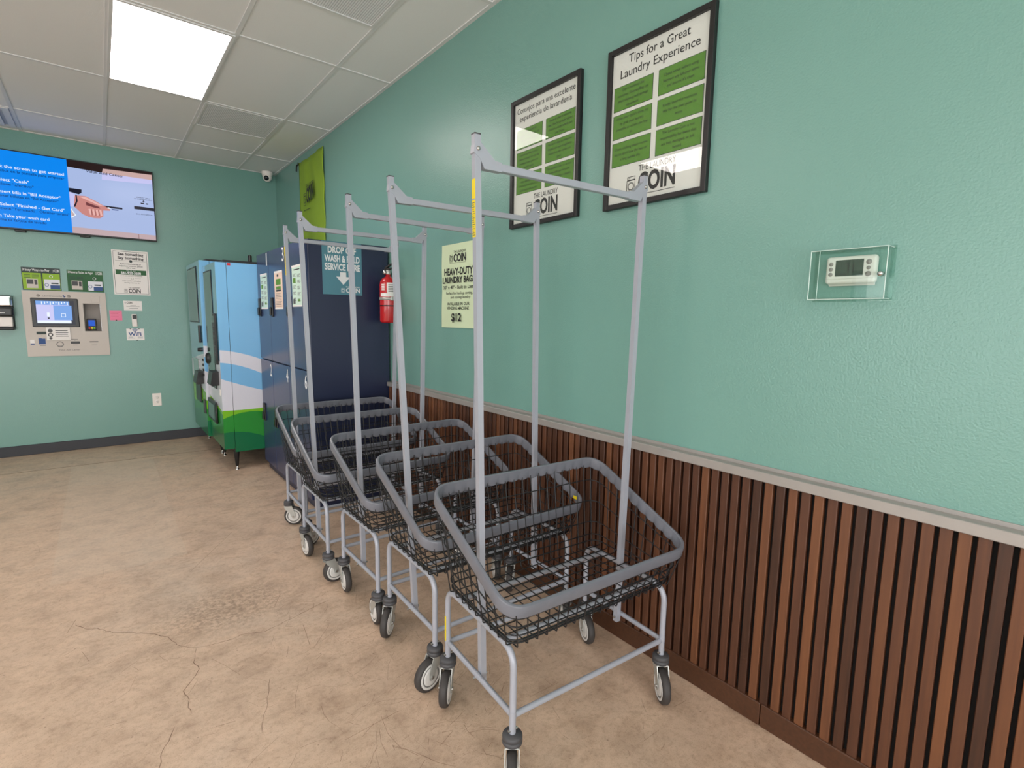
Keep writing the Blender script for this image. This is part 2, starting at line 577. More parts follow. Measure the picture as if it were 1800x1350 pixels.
def natural(t, cap, squeeze=0.92, bold=0.0):
    vs, _ = text_geo(t, bold)
    return (max(v[0] for v in vs) - min(v[0] for v in vs)) * cap / CAP * squeeze


def putc(b, t, cx, z, cap, m, y, squeeze=0.92, bold=0.0, maxw=None):
    w = natural(t, cap, squeeze, bold)
    if maxw: w = min(w, maxw)
    put(b, t, cx - w / 2, cx + w / 2, z, cap, m, y, bold)


def rect(b, x0, x1, z0, z1, y, m, t=0.0004):
    b.box(x0, x1, y, y + t, z0, z1, m)


def outline(b, x0, x1, z0, z1, y, m, w):
    rect(b, x0, x1, z0, z0 + w, y, m); rect(b, x0, x1, z1 - w, z1, y, m)
    rect(b, x0, x0 + w, z0, z1, y, m); rect(b, x1 - w, x1, z0, z1, y, m)


def ring(b, cx, cz, r0, r1, y, m, n=24, a0=0, a1=2 * math.pi):
    vs, fs = [], []
    full = abs(a1 - a0 - 2 * math.pi) < 1e-6
    k = n if full else n + 1
    for i in range(k):
        t = a0 + (a1 - a0) * i / n
        vs += [(cx + r0 * math.cos(t), y, cz + r0 * math.sin(t)), (cx + r1 * math.cos(t), y, cz + r1 * math.sin(t))]
    for i in range(n):
        j = (i + 1) % k
        fs.append((2 * i, 2 * j, 2 * j + 1, 2 * i + 1))
    b.add(vs, fs, m)


def flat(b, pts, y, m):
    b.add([(p[0], y, p[1]) for p in pts], [tuple(range(len(pts)))], m)


def washer_logo(b, x0, x1, z0, z1, y, m):
    """outline of a front-loading washer"""
    w, h = x1 - x0, z1 - z0
    lw = w * 0.055
    outline(b, x0, x1, z0, z0 + h * 0.78, y, m, lw)
    outline(b, x0 + w * 0.06, x1 - w * 0.02, z0 + h * 0.78, z1, y, m, lw)
    ring(b, (x0 + x1) / 2, z0 + h * 0.4, w * 0.27, w * 0.33, y, m)
    ring(b, (x0 + x1) / 2, z0 + h * 0.4, w * 0.36, w * 0.39, y, m)
    rect(b, x0 + w * 0.15, x0 + w * 0.4, z0 + h * 0.88, z0 + h * 0.91, y, m)


def coin_logo(b, x0, x1, z0, z1, y, m, rule=True, icon=True, washer=None):
    """THE LAUNDRY over COIN with the washer outline at its left"""
    w, h = x1 - x0, z1 - z0
    tx = x0 + w * (0.25 if icon else 0)
    put(b, 'THE LAUNDRY', tx, x1, z0 + h * 0.80, h * 0.20, m, y, 0.006)
    put(b, 'COIN', tx, x1, z0 + h * 0.10, h * 0.60, m, y, 0.035)
    if icon: washer_logo(b, x0, x0 + w * 0.19, z0 + h * 0.10, z0 + h * 0.68, y, washer or m)
    if rule: rect(b, x0, x1, z0 - h * 0.03, z0 - h * 0.01, y, m)


class Sign:
    """a flat thing on a plane; coordinates are u (rightwards for someone facing it) and z, in metres of the room"""
    def __init__(s, name, label, cat, plane, u0, u1, z0, z1, m, t=0.0015, off=0.0, group=None, rootbuilder=None):
        s.uc, s.zc, s.t = (u0 + u1) / 2, (z0 + z1) / 2, t
        b = rootbuilder or B()
        if not rootbuilder: b.box(u0 - s.uc, u1 - s.uc, -t, 0, z0 - s.zc, z1 - s.zc, m)
        s.root = b.build(name)
        k, d = plane
        if k == 'back':
            s.root.location = (s.uc, d - off, s.zc)
        else:
            s.root.location = (d - off, -s.uc, s.zc); s.root.rotation_euler = (0, 0, -math.pi / 2)
        tag(s.root, label, cat, group)

    def part(s, name, fn, label=None):
        b = B()
        fn(b)
        b.v = [(v[0] - s.uc, v[1], v[2] - s.zc) for v in b.v]
        o = b.build(name, s.root)
        if label: o['label'] = label
        return o


BACK = ('back', D)
RIGHT = ('right', 0.0)
LOCKF = ('right', -0.635)
LOCKS = ('back', 3.73)

# ------------------------------------------------------------------ the room
b = B(); b.box(XL, 0, YF, D, -0.06, 0, 'floor'); floor = tag(b.build('floor'), kind='structure')


def strip(bld, pts, w, m, z=0.0003, jit=0.0):
    P = [Vector((p[0], p[1], 0)) for p in pts]
    if jit:
        Q = []
        for a, c in zip(P, P[1:]):
            n = max(2, int((c - a).length / 0.018))
            for k in range(n):
                q = a.lerp(c, k / n)
                if k: q += Vector((random.uniform(-jit, jit), random.uniform(-jit, jit), 0))
                Q.append(q)
        P = Q + [P[-1]]
    vs = []
    for i, p in enumerate(P):
        t = (P[min(i + 1, len(P) - 1)] - P[max(i - 1, 0)]).normalized()
        k = w * (0.6 + 0.8 * random.random()) / 2 if jit else w / 2
        if jit and i in (0, len(P) - 1): k *= 0.2
        nn = Vector((-t.y, t.x, 0)) * k
        vs += [p + nn + Vector((0, 0, z)), p - nn + Vector((0, 0, z))]
    bld.add(vs, [(2 * i, 2 * i + 1, 2 * i + 3, 2 * i + 2) for i in range(len(P) - 1)], m)


b = B()
for pts, w in (([(-1.945, 2.931), (-1.897, 2.853), (-1.866, 2.84), (-1.812, 2.758), (-1.743, 2.706), (-1.667, 2.634), (-1.623, 2.574), (-1.598, 2.488), (-1.563, 2.437), (-1.537, 2.419), (-1.495, 2.4), (-1.403, 2.389), (-1.366, 2.401), (-1.275, 2.362), (-1.204, 2.383), (-1.118, 2.407), (-0.966, 2.451)], 0.0024),
               ([(-1.537, 2.419), (-1.558, 2.314), (-1.546, 2.254), (-1.584, 2.188), (-1.611, 2.148), (-1.6, 2.083), (-1.608, 2.041), (-1.603, 2.004)], 0.0022),
               ([(-1.656, 1.969), (-1.673, 1.923), (-1.698, 1.875), (-1.712, 1.807), (-1.74, 1.70)], 0.0022),
               ([(-1.336, 2.03), (-1.378, 1.885), (-1.406, 1.828), (-1.426, 1.757)], 0.0014)):
    strip(b, pts, w, 'crack', 0.0003, 0.0035)
o = b.build('crack', floor)
b = B(); strip(b, [(-7, 6.23), (-2.533, 6.127), (-0.842, 6.078), (-0.2, 6.06)], 0.010, 'crack')
b.build('control_joint', floor)
b = B()
for pts in ([(-1.213, 1.558), (-1.014, 1.567)], [(-1.545, 1.884), (-1.486, 1.87)], [(-1.467, 3.192), (-1.179, 3.644)], [(-1.792, 4.01), (-1.571, 4.021)],
            [(-1.973, 2.87), (-1.943, 2.984)], [(-1.192, 2.546), (-1.141, 2.647)], [(-1.125, 2.313), (-1.147, 2.146)]):
    strip(b, pts, 0.0016, 'scratch', 0.00025)
for k in range(520):
    x = random.uniform(-2.3, -0.15); y = random.uniform(0.75, 4.6)
    if random.random() < 0.55: x = random.gauss(-0.95, 0.35); y = random.gauss(1.5, 0.5)
    if x > -0.06: continue
    a = random.gauss(0.5, 0.9); L = random.uniform(0.01, 0.09) * random.choice((1, 1, 1, 2.2))
    c = random.uniform(-0.3, 0.3)
    p0 = (x, y); p1 = (x + math.cos(a) * L / 2, y + math.sin(a) * L / 2); p2 = (p1[0] + math.cos(a + c) * L / 2, p1[1] + math.sin(a + c) * L / 2)
    strip(b, [p0, p1, p2], random.uniform(0.0005, 0.0013), 'scratch', 0.00025)
o = b.build('scuff_marks', floor); o['kind'] = 'stuff'

# ceiling: tiles recessed between bars
b = B(); b.box(XL, 0, YF, D, H + 0.005, H + 0.08, 'tile')
ceiling = tag(b.build('ceiling'), kind='structure')
b = B()
for x in GX + [-0.012]:
    w = 0.012
    b.box(x - w, x + w, YF, D, H, H + 0.005, 'tbar')
for y in GY + [D - 0.012]:
    b.box(XL, 0, y - 0.012, y + 0.012, H - 0.0004, H + 0.0048, 'tbar')
b.build('ceiling_grid', ceiling)

b = B(); b.box(0, 0.12, YF, D + 0.12, 0, H + 0.08, 'wall'); tag(b.build('wall_right'), kind='structure')
NX0, NX1, NZ0, NZ1 = -1.893, -1.757, 1.218, 1.500
b = B()
for x0, x1, z0, z1 in ((XL, NX0, 0, H + 0.08), (NX1, 0, 0, H + 0.08), (NX0, NX1, 0, NZ0), (NX0, NX1, NZ1, H + 0.08)):
    b.box(x0, x1, D, D + 0.14, z0, z1, 'wall')
tag(b.build('wall_back'), kind='structure')
b = B()
LWY0, LWY1 = -3.3, 2.9
b.box(XL - 0.12, XL, YF, LWY0, 0, H + 0.08, 'lobby'); b.box(XL - 0.12, XL, LWY1, D, 0, H + 0.08, 'lobby')
b.box(XL - 0.12, XL, LWY0, LWY1, 0, 0.3, 'lobby'); b.box(XL - 0.12, XL, LWY0, LWY1, 2.2, H + 0.08, 'lobby')
tag(b.build('wall_left'), kind='structure')
b = B()
for k in range(5):
    y = LWY0 + (LWY1 - LWY0) * k / 4
    b.box(XL - 0.09, XL - 0.02, max(LWY0, y - 0.03), min(LWY1, y + 0.03), 0.3, 2.2, 'black')
b.box(XL - 0.09, XL - 0.02, LWY0, LWY1, 0.3, 0.35, 'black'); b.box(XL - 0.09, XL - 0.02, LWY0, LWY1, 2.15, 2.2, 'black')
win2 = tag(b.build('window_2'), kind='structure')
b = B(); b.box(XL - 0.058, XL - 0.052, LWY0, LWY1, 0.3, 2.2, 'glass'); b.build('window_glass', win2)
b = B()
WX0, WX1, WZ0, WZ1 = -6.5, -0.7, 0.3, 2.2
b.box(XL - 0.12, WX0, YF - 0.14, YF, 0, H + 0.08, 'lobby'); b.box(WX1, 0.12, YF - 0.14, YF, 0, H + 0.08, 'lobby')
b.box(WX0, WX1, YF - 0.14, YF, 0, WZ0, 'lobby'); b.box(WX0, WX1, YF - 0.14, YF, WZ1, H + 0.08, 'lobby')
tag(b.build('wall_front'), kind='structure')
b = B()
for k in range(5):
    x = WX0 + (WX1 - WX0) * k / 4
    b.box(max(WX0, x - 0.03), min(WX1, x + 0.03), YF - 0.09, YF - 0.02, WZ0, WZ1, 'black')
b.box(WX0, WX1, YF - 0.09, YF - 0.02, WZ0, WZ0 + 0.05, 'black'); b.box(WX0, WX1, YF - 0.09, YF - 0.02, WZ1 - 0.05, WZ1, 'black')
win = tag(b.build('window_1'), kind='structure')
b = B(); b.box(WX0, WX1, YF - 0.058, YF - 0.052, WZ0, WZ1, 'glass'); b.build('window_glass', win)

# slatted wainscot with its rail and foot board
RAILZ0, RAILZ1 = 0.880, 0.913
b = B()
b.box(-0.012, 0, YF, 3.72, 0, RAILZ0, 'felt')
wains = tag(b.build('trim_1'), kind='structure')
b = B()
n = int((3.72 - YF) / 0.0391)
for k in range(-100, n):
    y0 = k * 0.0391 + 0.0105
    if y0 < YF or y0 + 0.028 > 3.72: continue
    b.box(-0.031, -0.012, y0, y0 + 0.0275, 0.082, RAILZ0, 'slat', 0.0018, 1)
b.build('slats', wains)
b = B()
b.box(-0.044, 0, YF, 3.72, RAILZ0, RAILZ1, 'rail', 0.002, 1)
b.box(-0.005, 0, YF, 3.72, RAILZ1, RAILZ1 + 0.012, 'rail')
tag(b.build('trim_2'), kind='structure')
b = B()
b.box(-0.037, 0, YF, 0.732, 0, 0.085, 'board', 0.003, 1)
b.box(-0.037, 0, 0.7345, 3.72, 0, 0.085, 'board', 0.003, 1)
tag(b.build('baseboard_right'), kind='structure')
b = B(); b.box(XL, -0.02, D - 0.012, D, 0, 0.102, 'vinyl', 0.004, 1); tag(b.build('baseboard_back'), kind='structure')

# ------------------------------------------------------------------ ceiling lights, vents, camera
def light(x0, x1, y0, y1, label):
    r = empty('ceiling_light', ((x0 + x1) / 2, (y0 + y1) / 2, H))
    tag(r, label, 'ceiling light', 'ceiling light panels')
    o = r.location
    b = B()
    for a in ((x0, x0 + 0.018, y0, y1), (x1 - 0.018, x1, y0, y1), (x0 + 0.018, x1 - 0.018, y0, y0 + 0.018), (x0 + 0.018, x1 - 0.018, y1 - 0.018, y1)):
        b.box(a[0], a[1], a[2], a[3], H - 0.006, H + 0.004, 'tbar')
    b.build('frame', r, o)
    b = B(); b.box(x0 + 0.018, x1 - 0.018, y0 + 0.018, y1 - 0.018, H - 0.003, H + 0.004, 'panel')
    b.build('diffuser', r, o)


light(-1.62 + 0.004, -1.01 - 0.004, 3.654 + 0.01, 4.898 - 0.01, 'glowing rectangular ceiling panel above the blue vending machine side of the room')
light(-3.45, -2.84, 2.41 + 0.01, 3.654 - 0.01, 'ceiling light panel mirrored in the lower part of the larger English poster')
light(-1.62, -1.01, -2.57 + 0.01, -1.325 - 0.01, 'added unseen ceiling light panel well behind the camera on the right')  # unseen panel, added to brighten the floor
light(-5.28, -4.67, -0.08 + 0.01, 1.165 - 0.01, 'added unseen ceiling light panel left of the camera, out in the room')  # assumed panel out of view, added for general light
light(-3.45, -2.84, -1.325 + 0.01, -0.08 - 0.01, 'added unseen ceiling light panel behind the camera towards the storefront window')  # not seen anywhere, added as fill from behind the camera
light(-5.28, -4.67, 3.654 + 0.01, 4.898 - 0.01, 'added unseen ceiling light panel far left of the wall television')  # another added panel out of view, fill from the left


def vent(x0, x1, y0, y1, label):
    r = empty('ceiling_vent', ((x0 + x1) / 2, (y0 + y1) / 2, H)); tag(r, label, 'vent', 'perforated ceiling vents')
    o = r.location
    b = B()
    for a in ((x0, x0 + 0.014, y0, y1), (x1 - 0.014, x1, y0, y1), (x0 + 0.014, x1 - 0.014, y0, y0 + 0.014), (x0 + 0.014, x1 - 0.014, y1 - 0.014, y1)):
        b.box(a[0], a[1], a[2], a[3], H - 0.004, H + 0.004, 'tbar')
    b.build('frame', r, o)
    b = B(); b.box(x0 + 0.014, x1 - 0.014, y0 + 0.014, y1 - 0.014, H + 0.002, H + 0.0045, 'ventdark')
    k = int((x1 - x0 - 0.03) / 0.012)
    for i in range(k):
        x = x0 + 0.018 + i * 0.012
        b.box(x, x + 0.0065, y0 + 0.014, y1 - 0.014, H, H + 0.002, 'vent')
    b.build('grille', r, o)


vent(-1.0, -0.415, 4.915, 5.52, 'grey perforated ceiling vent between the light panel and the far wall')
vent(-1.0, -0.415, 2.44, 3.04, 'grey perforated ceiling vent at the top edge, nearer than the light')
r = empty('air_diffuser', (-2.54, 6.44, H)); tag(r, 'white stepped square air diffuser in the ceiling above the television', 'air diffuser')
b = B()
for k, w in enumerate((0.29, 0.22, 0.15, 0.08)):
    z = H - 0.006 - 0.012 * (k % 2)
    for a in ((-w, -w + 0.045, -w, w), (w - 0.045, w, -w, w), (-w + 0.045, w - 0.045, -w, -w + 0.045), (-w + 0.045, w - 0.045, w - 0.045, w)):
        b.box(a[0], a[1], a[2], a[3], z - H, z - H + 0.008, 'tbar')
b.build('louvre', r)
b = B(); b.box(-0.29, 0.29, -0.29, 0.29, 0.001, 0.0045, 'ventdark'); b.build('backing', r)

r = empty('security_camera', (-0.118, 6.735, H)); tag(r, 'white dome security camera in the far ceiling corner', 'security camera')
b = B(); b.lathe([(0.0, 0), (0.058, 0), (0.060, -0.008), (0.056, -0.045), (0.05, -0.05), (0, -0.05)][::-1], 'whiteplastic'); b.build('base', r)
b = B()
bm = bmesh.new(); bmesh.ops.create_uvsphere(bm, u_segments=24, v_segments=14, radius=0.050)
for v in bm.verts: v.co.z -= 0.062
b.bm(bm, 'whiteplastic', True); dome = b.build('ball', r)
bm = bmesh.new(); bmesh.ops.create_uvsphere(bm, u_segments=20, v_segments=12, radius=0.032)
dv = Vector((-0.42, -0.78, -0.36)).normalized()
for v in bm.verts: v.co = Vector((v.co.x, v.co.y, v.co.z)) + dv * 0.026 + Vector((0, 0, -0.062))
b = B(); b.bm(bm, 'lens', True); b.build('lens', dome)

# ------------------------------------------------------------------ carts
HC, LA, LB = 0.168, 0.340, 0.2125
ZR = 0.2258                                  # lower rails
BZ = 0.455                                   # basket floor
RIM = dict(a=0.396, b1=-0.240, z1=0.805, b2=0.263, z2=0.588)
BOT = dict(a=0.356, b1=-0.175, b2=0.220)
WB, WT, ZT, ZB = 0.3198, 0.3593, 1.946, 0.2191   # rack: half width low/high, top, bottom


def cp(a, bb, z): return Vector((a, -bb, z))


def rim_at(bb): return RIM['z1'] + (RIM['z2'] - RIM['z1']) * (bb - RIM['b1']) / (RIM['b2'] - RIM['b1'])


def ring_path(t, rad):
    """closed rounded loop round the basket, t = 0 at the floor and 1 at the rim"""
    L = lambda p, q: p + (q - p) * t
    a = L(BOT['a'], RIM['a']); b1 = L(BOT['b1'], RIM['b1']); b2 = L(BOT['b2'], RIM['b2'])
    z1 = L(BZ, RIM['z1']); z2 = L(BZ, RIM['z2'])
    return fillet([cp(-a, b1, z1), cp(a, b1, z1), cp(a, b2, z2), cp(-a, b2, z2)], rad, 8, True)


def basket_builder():
    b = B()
    for t, w in ((0.055, 0.0030), (0.13, 0.0026), (0.28, 0.0024), (0.53, 0.0024), (0.78, 0.0024)):
        b.tube(ring_path(t, 0.05 + 0.02 * t), w, 'wire', 6, closed=True)
    na, nb = 19, 9
    kk = 0.95
    for i in range(na):
        s = -0.335 + 0.67 * i / (na - 1)
        g = RIM['a'] / BOT['a'] * 0.985
        b.tube(fillet([cp(s * g, RIM['b1'] + 0.004, RIM['z1'] - 0.008), cp(s, BOT['b1'] - 0.004, BZ - 0.004), cp(s, BOT['b2'] + 0.004, BZ - 0.004), cp(s * g, RIM['b2'] - 0.004, RIM['z2'] - 0.008)], 0.007, 3), 0.0022, 'wire', 5)
    for j in range(nb):
        s = BOT['b1'] + 0.02 + (BOT['b2'] - BOT['b1'] - 0.04) * j / (nb - 1)
        sb = RIM['b1'] + 0.035 + (RIM['b2'] - RIM['b1'] - 0.07) * j / (nb - 1)
        z = rim_at(sb)
        b.tube(fillet([cp(-RIM['a'] + 0.003, sb, z - 0.008), cp(-BOT['a'] - 0.003, s, BZ - 0.001), cp(BOT['a'] + 0.003, s, BZ - 0.001), cp(RIM['a'] - 0.003, sb, z - 0.008)], 0.007, 3), 0.0022, 'wire', 5)
    return b


def bumper_builder():
    b = B()
    path = ring_path(1.0, 0.075)
    # resample evenly
    pts = path + [path[0]]
    d = [0]
    for p, q in zip(pts, pts[1:]): d.append(d[-1] + (q - p).length)
    n = 540
    res = []
    k = 0
    for i in range(n):
        s = d[-1] * i / n
        while d[k + 1] < s: k += 1
        res.append(pts[k].lerp(pts[k + 1], (s - d[k]) / max(1e-9, d[k + 1] - d[k])))
    nrm = Vector((0, RIM['b2'] - RIM['b1'], 0))
    along = Vector((0, -(RIM['b2'] - RIM['b1']), RIM['z2'] - RIM['z1'])).normalized()
    up = Vector((1, 0, 0)).cross(along); up = up if up.z > 0 else -up
    up = (up + Vector((0, 0, 0.9))).normalized()
    vs, fs = [], []
    m = 14
    for i in range(n):
        t = (res[(i + 1) % n] - res[i - 1]).normalized()
        out = t.cross(up).normalized()
        if out.dot(res[i] - Vector((0, 0, res[i].z))) < 0: out = -out
        w = abs(math.sin(math.pi * i / n * 54))
        dent = 0.0052 * w
        lo = -0.0190 - 0.0065 * w
        prof = [(0.0095, -0.019), (0.0110, -0.015), (0.0110, 0.014), (0.0085, 0.0175), (0.003, 0.0195), (-0.003, 0.0195), (-0.0070, 0.0175), (-0.0085, 0.013), (-0.0085 - dent * 0.5, 0.004), (-0.0090 - dent, -0.006), (-0.0085 - dent * 0.7, lo + 0.004),
                (-0.006, lo), (0.0, -0.021), (0.006, -0.021)]
        for a, c in prof: vs.append(res[i] + out * a * 0.74 + up * c * 1.06)
    for i in range(n):
        j = (i + 1) % n
        for k in range(m):
            l = (k + 1) % m
            fs.append((i * m + k, i * m + l, j * m + l, j * m + k))
    b.add(vs, fs, 'bumper', True)
    b.sharp = True
    return b


def side_frame(s):
    b = B()
    b.tube(fillet([cp(s * LA, LB, 0.150), cp(s * LA, LB, 0.436), cp(s * LA, -LB, 0.436), cp(s * LA, -LB, 0.150)], 0.062, 8), 0.0106, 'steel', 12)
    b.tube([cp(s * LA, LB - 0.008, ZR), cp(s * LA, -LB + 0.008, ZR)], 0.0095, 'steel', 12)
    for bb in (LB, -LB):
        b.tube([cp(s * LA, bb, ZR - 0.006), cp(s * LA, bb, ZR + 0.014)], 0.0114, 'steel', 12)
    for q in (LB, -LB):
        b.tube([cp(s * LA - 0.017, q, 0.178), cp(s * LA + 0.017, q, 0.178)], 0.0045, 'bolt', 8)
    return b


cart = empty('laundry_cart', (0, 0, 0))
basket_o = basket_builder().build('basket', cart)
basket_o['label'] = 'black wire basket'
bump_o = bumper_builder().build('bumper_rim', cart)
for s in (-1, 1): side_frame(s).build('side_frame', cart)
for q in (LB, -LB):
    b = B(); b.tube([cp(-LA + 0.008, q, ZR), cp(LA - 0.008, q, ZR)], 0.0095, 'steel', 12); b.build('end_rail', cart)
for q in (-0.118, 0.155):
    b = B(); b.tube([cp(-LA + 0.006, q, 0.437), cp(LA - 0.006, q, 0.437)], 0.0095, 'steel', 12); b.build('cross_tube', cart)


def rack_post(s):
    b = B()
    k = (WT - WB) / (ZT - ZB)
    h = 0.0102
    def ringq(z, e=0.0):
        a = s * (WB + k * (z - ZB))
        return [cp(a - h - e, h + e, z), cp(a + h + e, h + e, z), cp(a + h + e, -h - e, z), cp(a - h - e, -h - e, z)]
    vs = ringq(ZB - 0.02) + ringq(ZT)
    fs = [(0, 3, 2, 1), (4, 5, 6, 7)] + [(i, (i + 1) % 4, 4 + (i + 1) % 4, 4 + i) for i in range(4)]
    b.add(vs, fs, 'steel')
    return b, ringq


posts = []
for s in (-1, 1):
    b, rq = rack_post(s)
    p = b.build('rack_post', cart); posts.append(p)
    c = B(); c.add(rq(ZT, 0.0004) + rq(ZT + 0.004, 0.0004), [(0, 3, 2, 1), (4, 5, 6, 7)] + [(i, (i + 1) % 4, 4 + (i + 1) % 4, 4 + i) for i in range(4)], 'capgrey')
    c.build('end_cap', p)
    c = B()
    a = s * (WT - 0.001)
    c.lathe([(0.0, -0.0185), (0.004, -0.0175), (0.0065, -0.015), (0.0065, -0.0115), (0.0065, 0.0185), (0.0, 0.0185)], 'bolt', tuple(cp(a, 0, ZT - 0.040)), 'y', 12)
    c.build('bolt', p)
    c = B()
    a = s * (WB + 0.002)
    c.tube([cp(a - 0.02 * s, 0.0, ZB), cp(a + 0.034 * s, 0.0, ZB)], 0.0045, 'bolt', 8)
    c.build('bolt', p)
b = B()
zr = ZT - 0.078
for s in (-1, 1):
    e = WT
    poly = [(0.012, -0.022), (-0.010, -0.028), (-0.013, -0.052), (0.008, -0.066), (0.024, -0.0935), (0.085, -0.0930), (0.085, -0.066), (0.060, -0.064)]
    b.prism([(s * (e - p[0]), ZT + p[1]) for p in poly], 'y', -0.0114, 0.0114, 'steel')
a = WT - 0.06
b.box(-a, a, -0.0102, 0.0102, zr - 0.0125, zr + 0.0095, 'steel', 0.0015, 1)
rod = b.build('hanging_rod', cart)


def make_caster():
    b = B()
    b.box(-0.021, 0.021, -0.026, 0.026, 0.1315, 0.1365, 'zinc', 0.002, 1)
    for x in (-0.0225, 0.0195):
        b.prism([(0.026, 0.1365), (-0.026, 0.1365), (-0.046, 0.085), (-0.046, 0.056), (-0.036, 0.050), (-0.024, 0.054), (-0.014, 0.085), (0.020, 0.116)], 'x', x, x + 0.003, 'zinc')
    b.tube([(-0.027, -0.033, 0.0635), (0.027, -0.033, 0.0635)], 0.0065, 'bolt', 10)
    f = b.build('caster', cart)
    b = B()
    prof = [(0.049, -0.0150), (0.055, -0.0152), (0.0605, -0.012), (0.0632, -0.006), (0.0635, 0.0), (0.0632, 0.006), (0.0605, 0.012), (0.055, 0.0152), (0.049, 0.0150)]
    b.lathe([(r, h) for r, h in prof], 'tire', (0, -0.033, 0.0635), 'x', 32)
    b.build('tire', f)
    b = B()
    b.lathe([(0.0, -0.0185), (0.030, -0.0180), (0.036, -0.0150), (0.040, -0.0150), (0.0425, -0.0170), (0.0485, -0.0165), (0.0495, -0.0150), (0.0495, 0.0150), (0.0485, 0.0165), (0.0425, 0.0170), (0.040, 0.0150), (0.036, 0.0150), (0.030, 0.0180), (0.0, 0.0185)], 'hub', (0, -0.033, 0.0635), 'x', 28, False)
    b.build('hub', f)
    b = B()
    b.lathe([(0.0, 0.1365), (0.0285, 0.1365), (0.031, 0.139), (0.031, 0.149), (0.029, 0.150), (0.029, 0.1525), (0.031, 0.1535), (0.031, 0.163), (0.028, 0.168), (0.013, 0.169), (0.0, 0.169)], 'capgrey', (0, 0, 0), 'z', 24)
    b.build('caster_bumper', f)
    return f


c0 = make_caster()
legs = [(-LA, LB), (-LA, -LB), (LA, LB), (LA, -LB)]
casters = [c0] + [copy_tree(c0, cart) for _ in range(3)]
for c, (a, q) in zip(casters, legs): c.location = cp(a, q, 0)

CARTS = [   # x, y, turn, rack lean at the top (sideways, backwards), trailing directions of the casters (near-left, far-left, near-right, far-right)
    (-0.5129, 1.2788, -0.0748, 0.0, 0.0, [(-0.63, -0.77), (-0.7, -0.72), (-0.6, -0.8), (-0.4, -0.9)]),
    (-0.4951, 1.8032, -0.0313, -0.017, 0.066, [(-1.0, -0.2), (-0.7, -0.7), (0.5, 0.8), (-0.5, -0.5)]),
    (-0.5136, 2.3052, -0.0009, 0.0, -0.010, [(0.1, 1.0), (-0.1, -1.0), (0.4, 0.8), (0.5, -0.6)]),
    (-0.5566, 2.8273, -0.0134, -0.0115, -0.012, [(0.9, 0.1), (0.1, -1.0), (0.5, 0.5), (-0.5, -0.6)]),
    (-0.5111, 3.3342, -0.0239, 0.010, -0.005, [(0.8, 0.4), (0.8, -0.5), (0.3, 0.7), (-0.3, -0.8)]),
]
LABELS = ['nearest wire laundry cart, its whole basket and both posts clear in front of the others',
          'second laundry cart from the camera, its posts leaning back, yellow sticker on the grey rim',
          'middle of the five laundry carts, third from the camera and third from the lockers',
          'fourth laundry cart from the camera, right before the one against the navy lockers',
          'farthest laundry cart, standing last in the row against the navy lockers']
GROUPC = 'wire laundry carts in a row'
# yellow warning label on the left face of a left post
k = (WT - WB) / (ZT - ZB)
def post_a(z): return -(WB + k * (z - ZB)) - 0.0102
b = B()
for z0, z1 in ((1.655, 1.762), (1.766, 1.822)):
    vs = [cp(post_a(z0) - 0.0005, 0.0094, z0), cp(post_a(z0) - 0.0005, -0.0094, z0), cp(post_a(z1) - 0.0005, -0.0094, z1), cp(post_a(z1) - 0.0005, 0.0094, z1)]
    vs += [v + Vector((0.0006, 0, 0)) for v in vs]
    b.add(vs, [(0, 1, 2, 3), (7, 6, 5, 4), (0, 4, 5, 1), (1, 5, 6, 2), (2, 6, 7, 3), (3, 7, 4, 0)], 'yellow')
for i in range(16):
    z = 1.660 + i * 0.0062
    vs = [cp(post_a(z) - 0.0009, 0.006 - 0.012 * ((i * 7) % 5) / 9, z), cp(post_a(z) - 0.0009, -0.0075, z), cp(post_a(z + .002) - 0.0009, -0.0075, z + 0.002), cp(post_a(z + .002) - 0.0009, 0.006 - 0.012 * ((i * 7) % 5) / 9, z + 0.002)]
    b.add(vs, [(0, 1, 2, 3)], 'inkgrey')
warn = b.build('warning_label', posts[0]); warn['label'] = 'yellow warning label'

carts = [cart] + [copy_tree(cart) for _ in range(4)]
for i, (cc, (x, y, th, la, lb, dirs)) in enumerate(zip(carts, CARTS)):
    cc.location = (x, y, 0); cc.rotation_euler = (0, 0, th)
    tag(cc, LABELS[i], 'laundry cart', GROUPC)
    kids = list(cc.children)
    cs = [o for o in kids if o.name.split('.')[0] == 'caster']
    cs.sort(key=lambda o: (o.location.x > 0, o.location.y > 0))      # near ones lie at negative local y
    for o, d in zip(cs, dirs):
        o.rotation_euler = (0, 0, math.atan2(d[0], -d[1]) - th)
    hgt = ZT - ZB
    for o in kids:
        if o.name.split('.')[0] in ('rack_post', 'hanging_rod'):
            px, py = math.atan2(la, hgt), -math.atan2(lb, hgt)
            o.rotation_euler = (py, px, 0)
            o.location = (-math.sin(px) * ZB, math.sin(py) * ZB, 0)
            for ch in list(o.children):
                if ch.name.split('.')[0] == 'warning_label' and i not in (0, 4): bpy.data.objects.remove(ch)
b = B(); p = cp(RIM['a'] - 0.0135, 0.21, rim_at(0.21) - 0.002); b.box(p.x - 0.0008, p.x + 0.0004, p.y - 0.012, p.y + 0.012, p.z - 0.006, p.z + 0.008, 'yellow')
b.build('sticker', carts[1])['label'] = 'yellow sticker'
b2 = B(); p = cp(-LA - 0.0106, -LB, 0.0); b2.box(p.x - 0.0008, p.x + 0.001, p.y - 0.004, p.y + 0.004, 0.235, 0.33, 'yellow')
b2.build('sticker', cart)['label'] = 'yellow sticker'

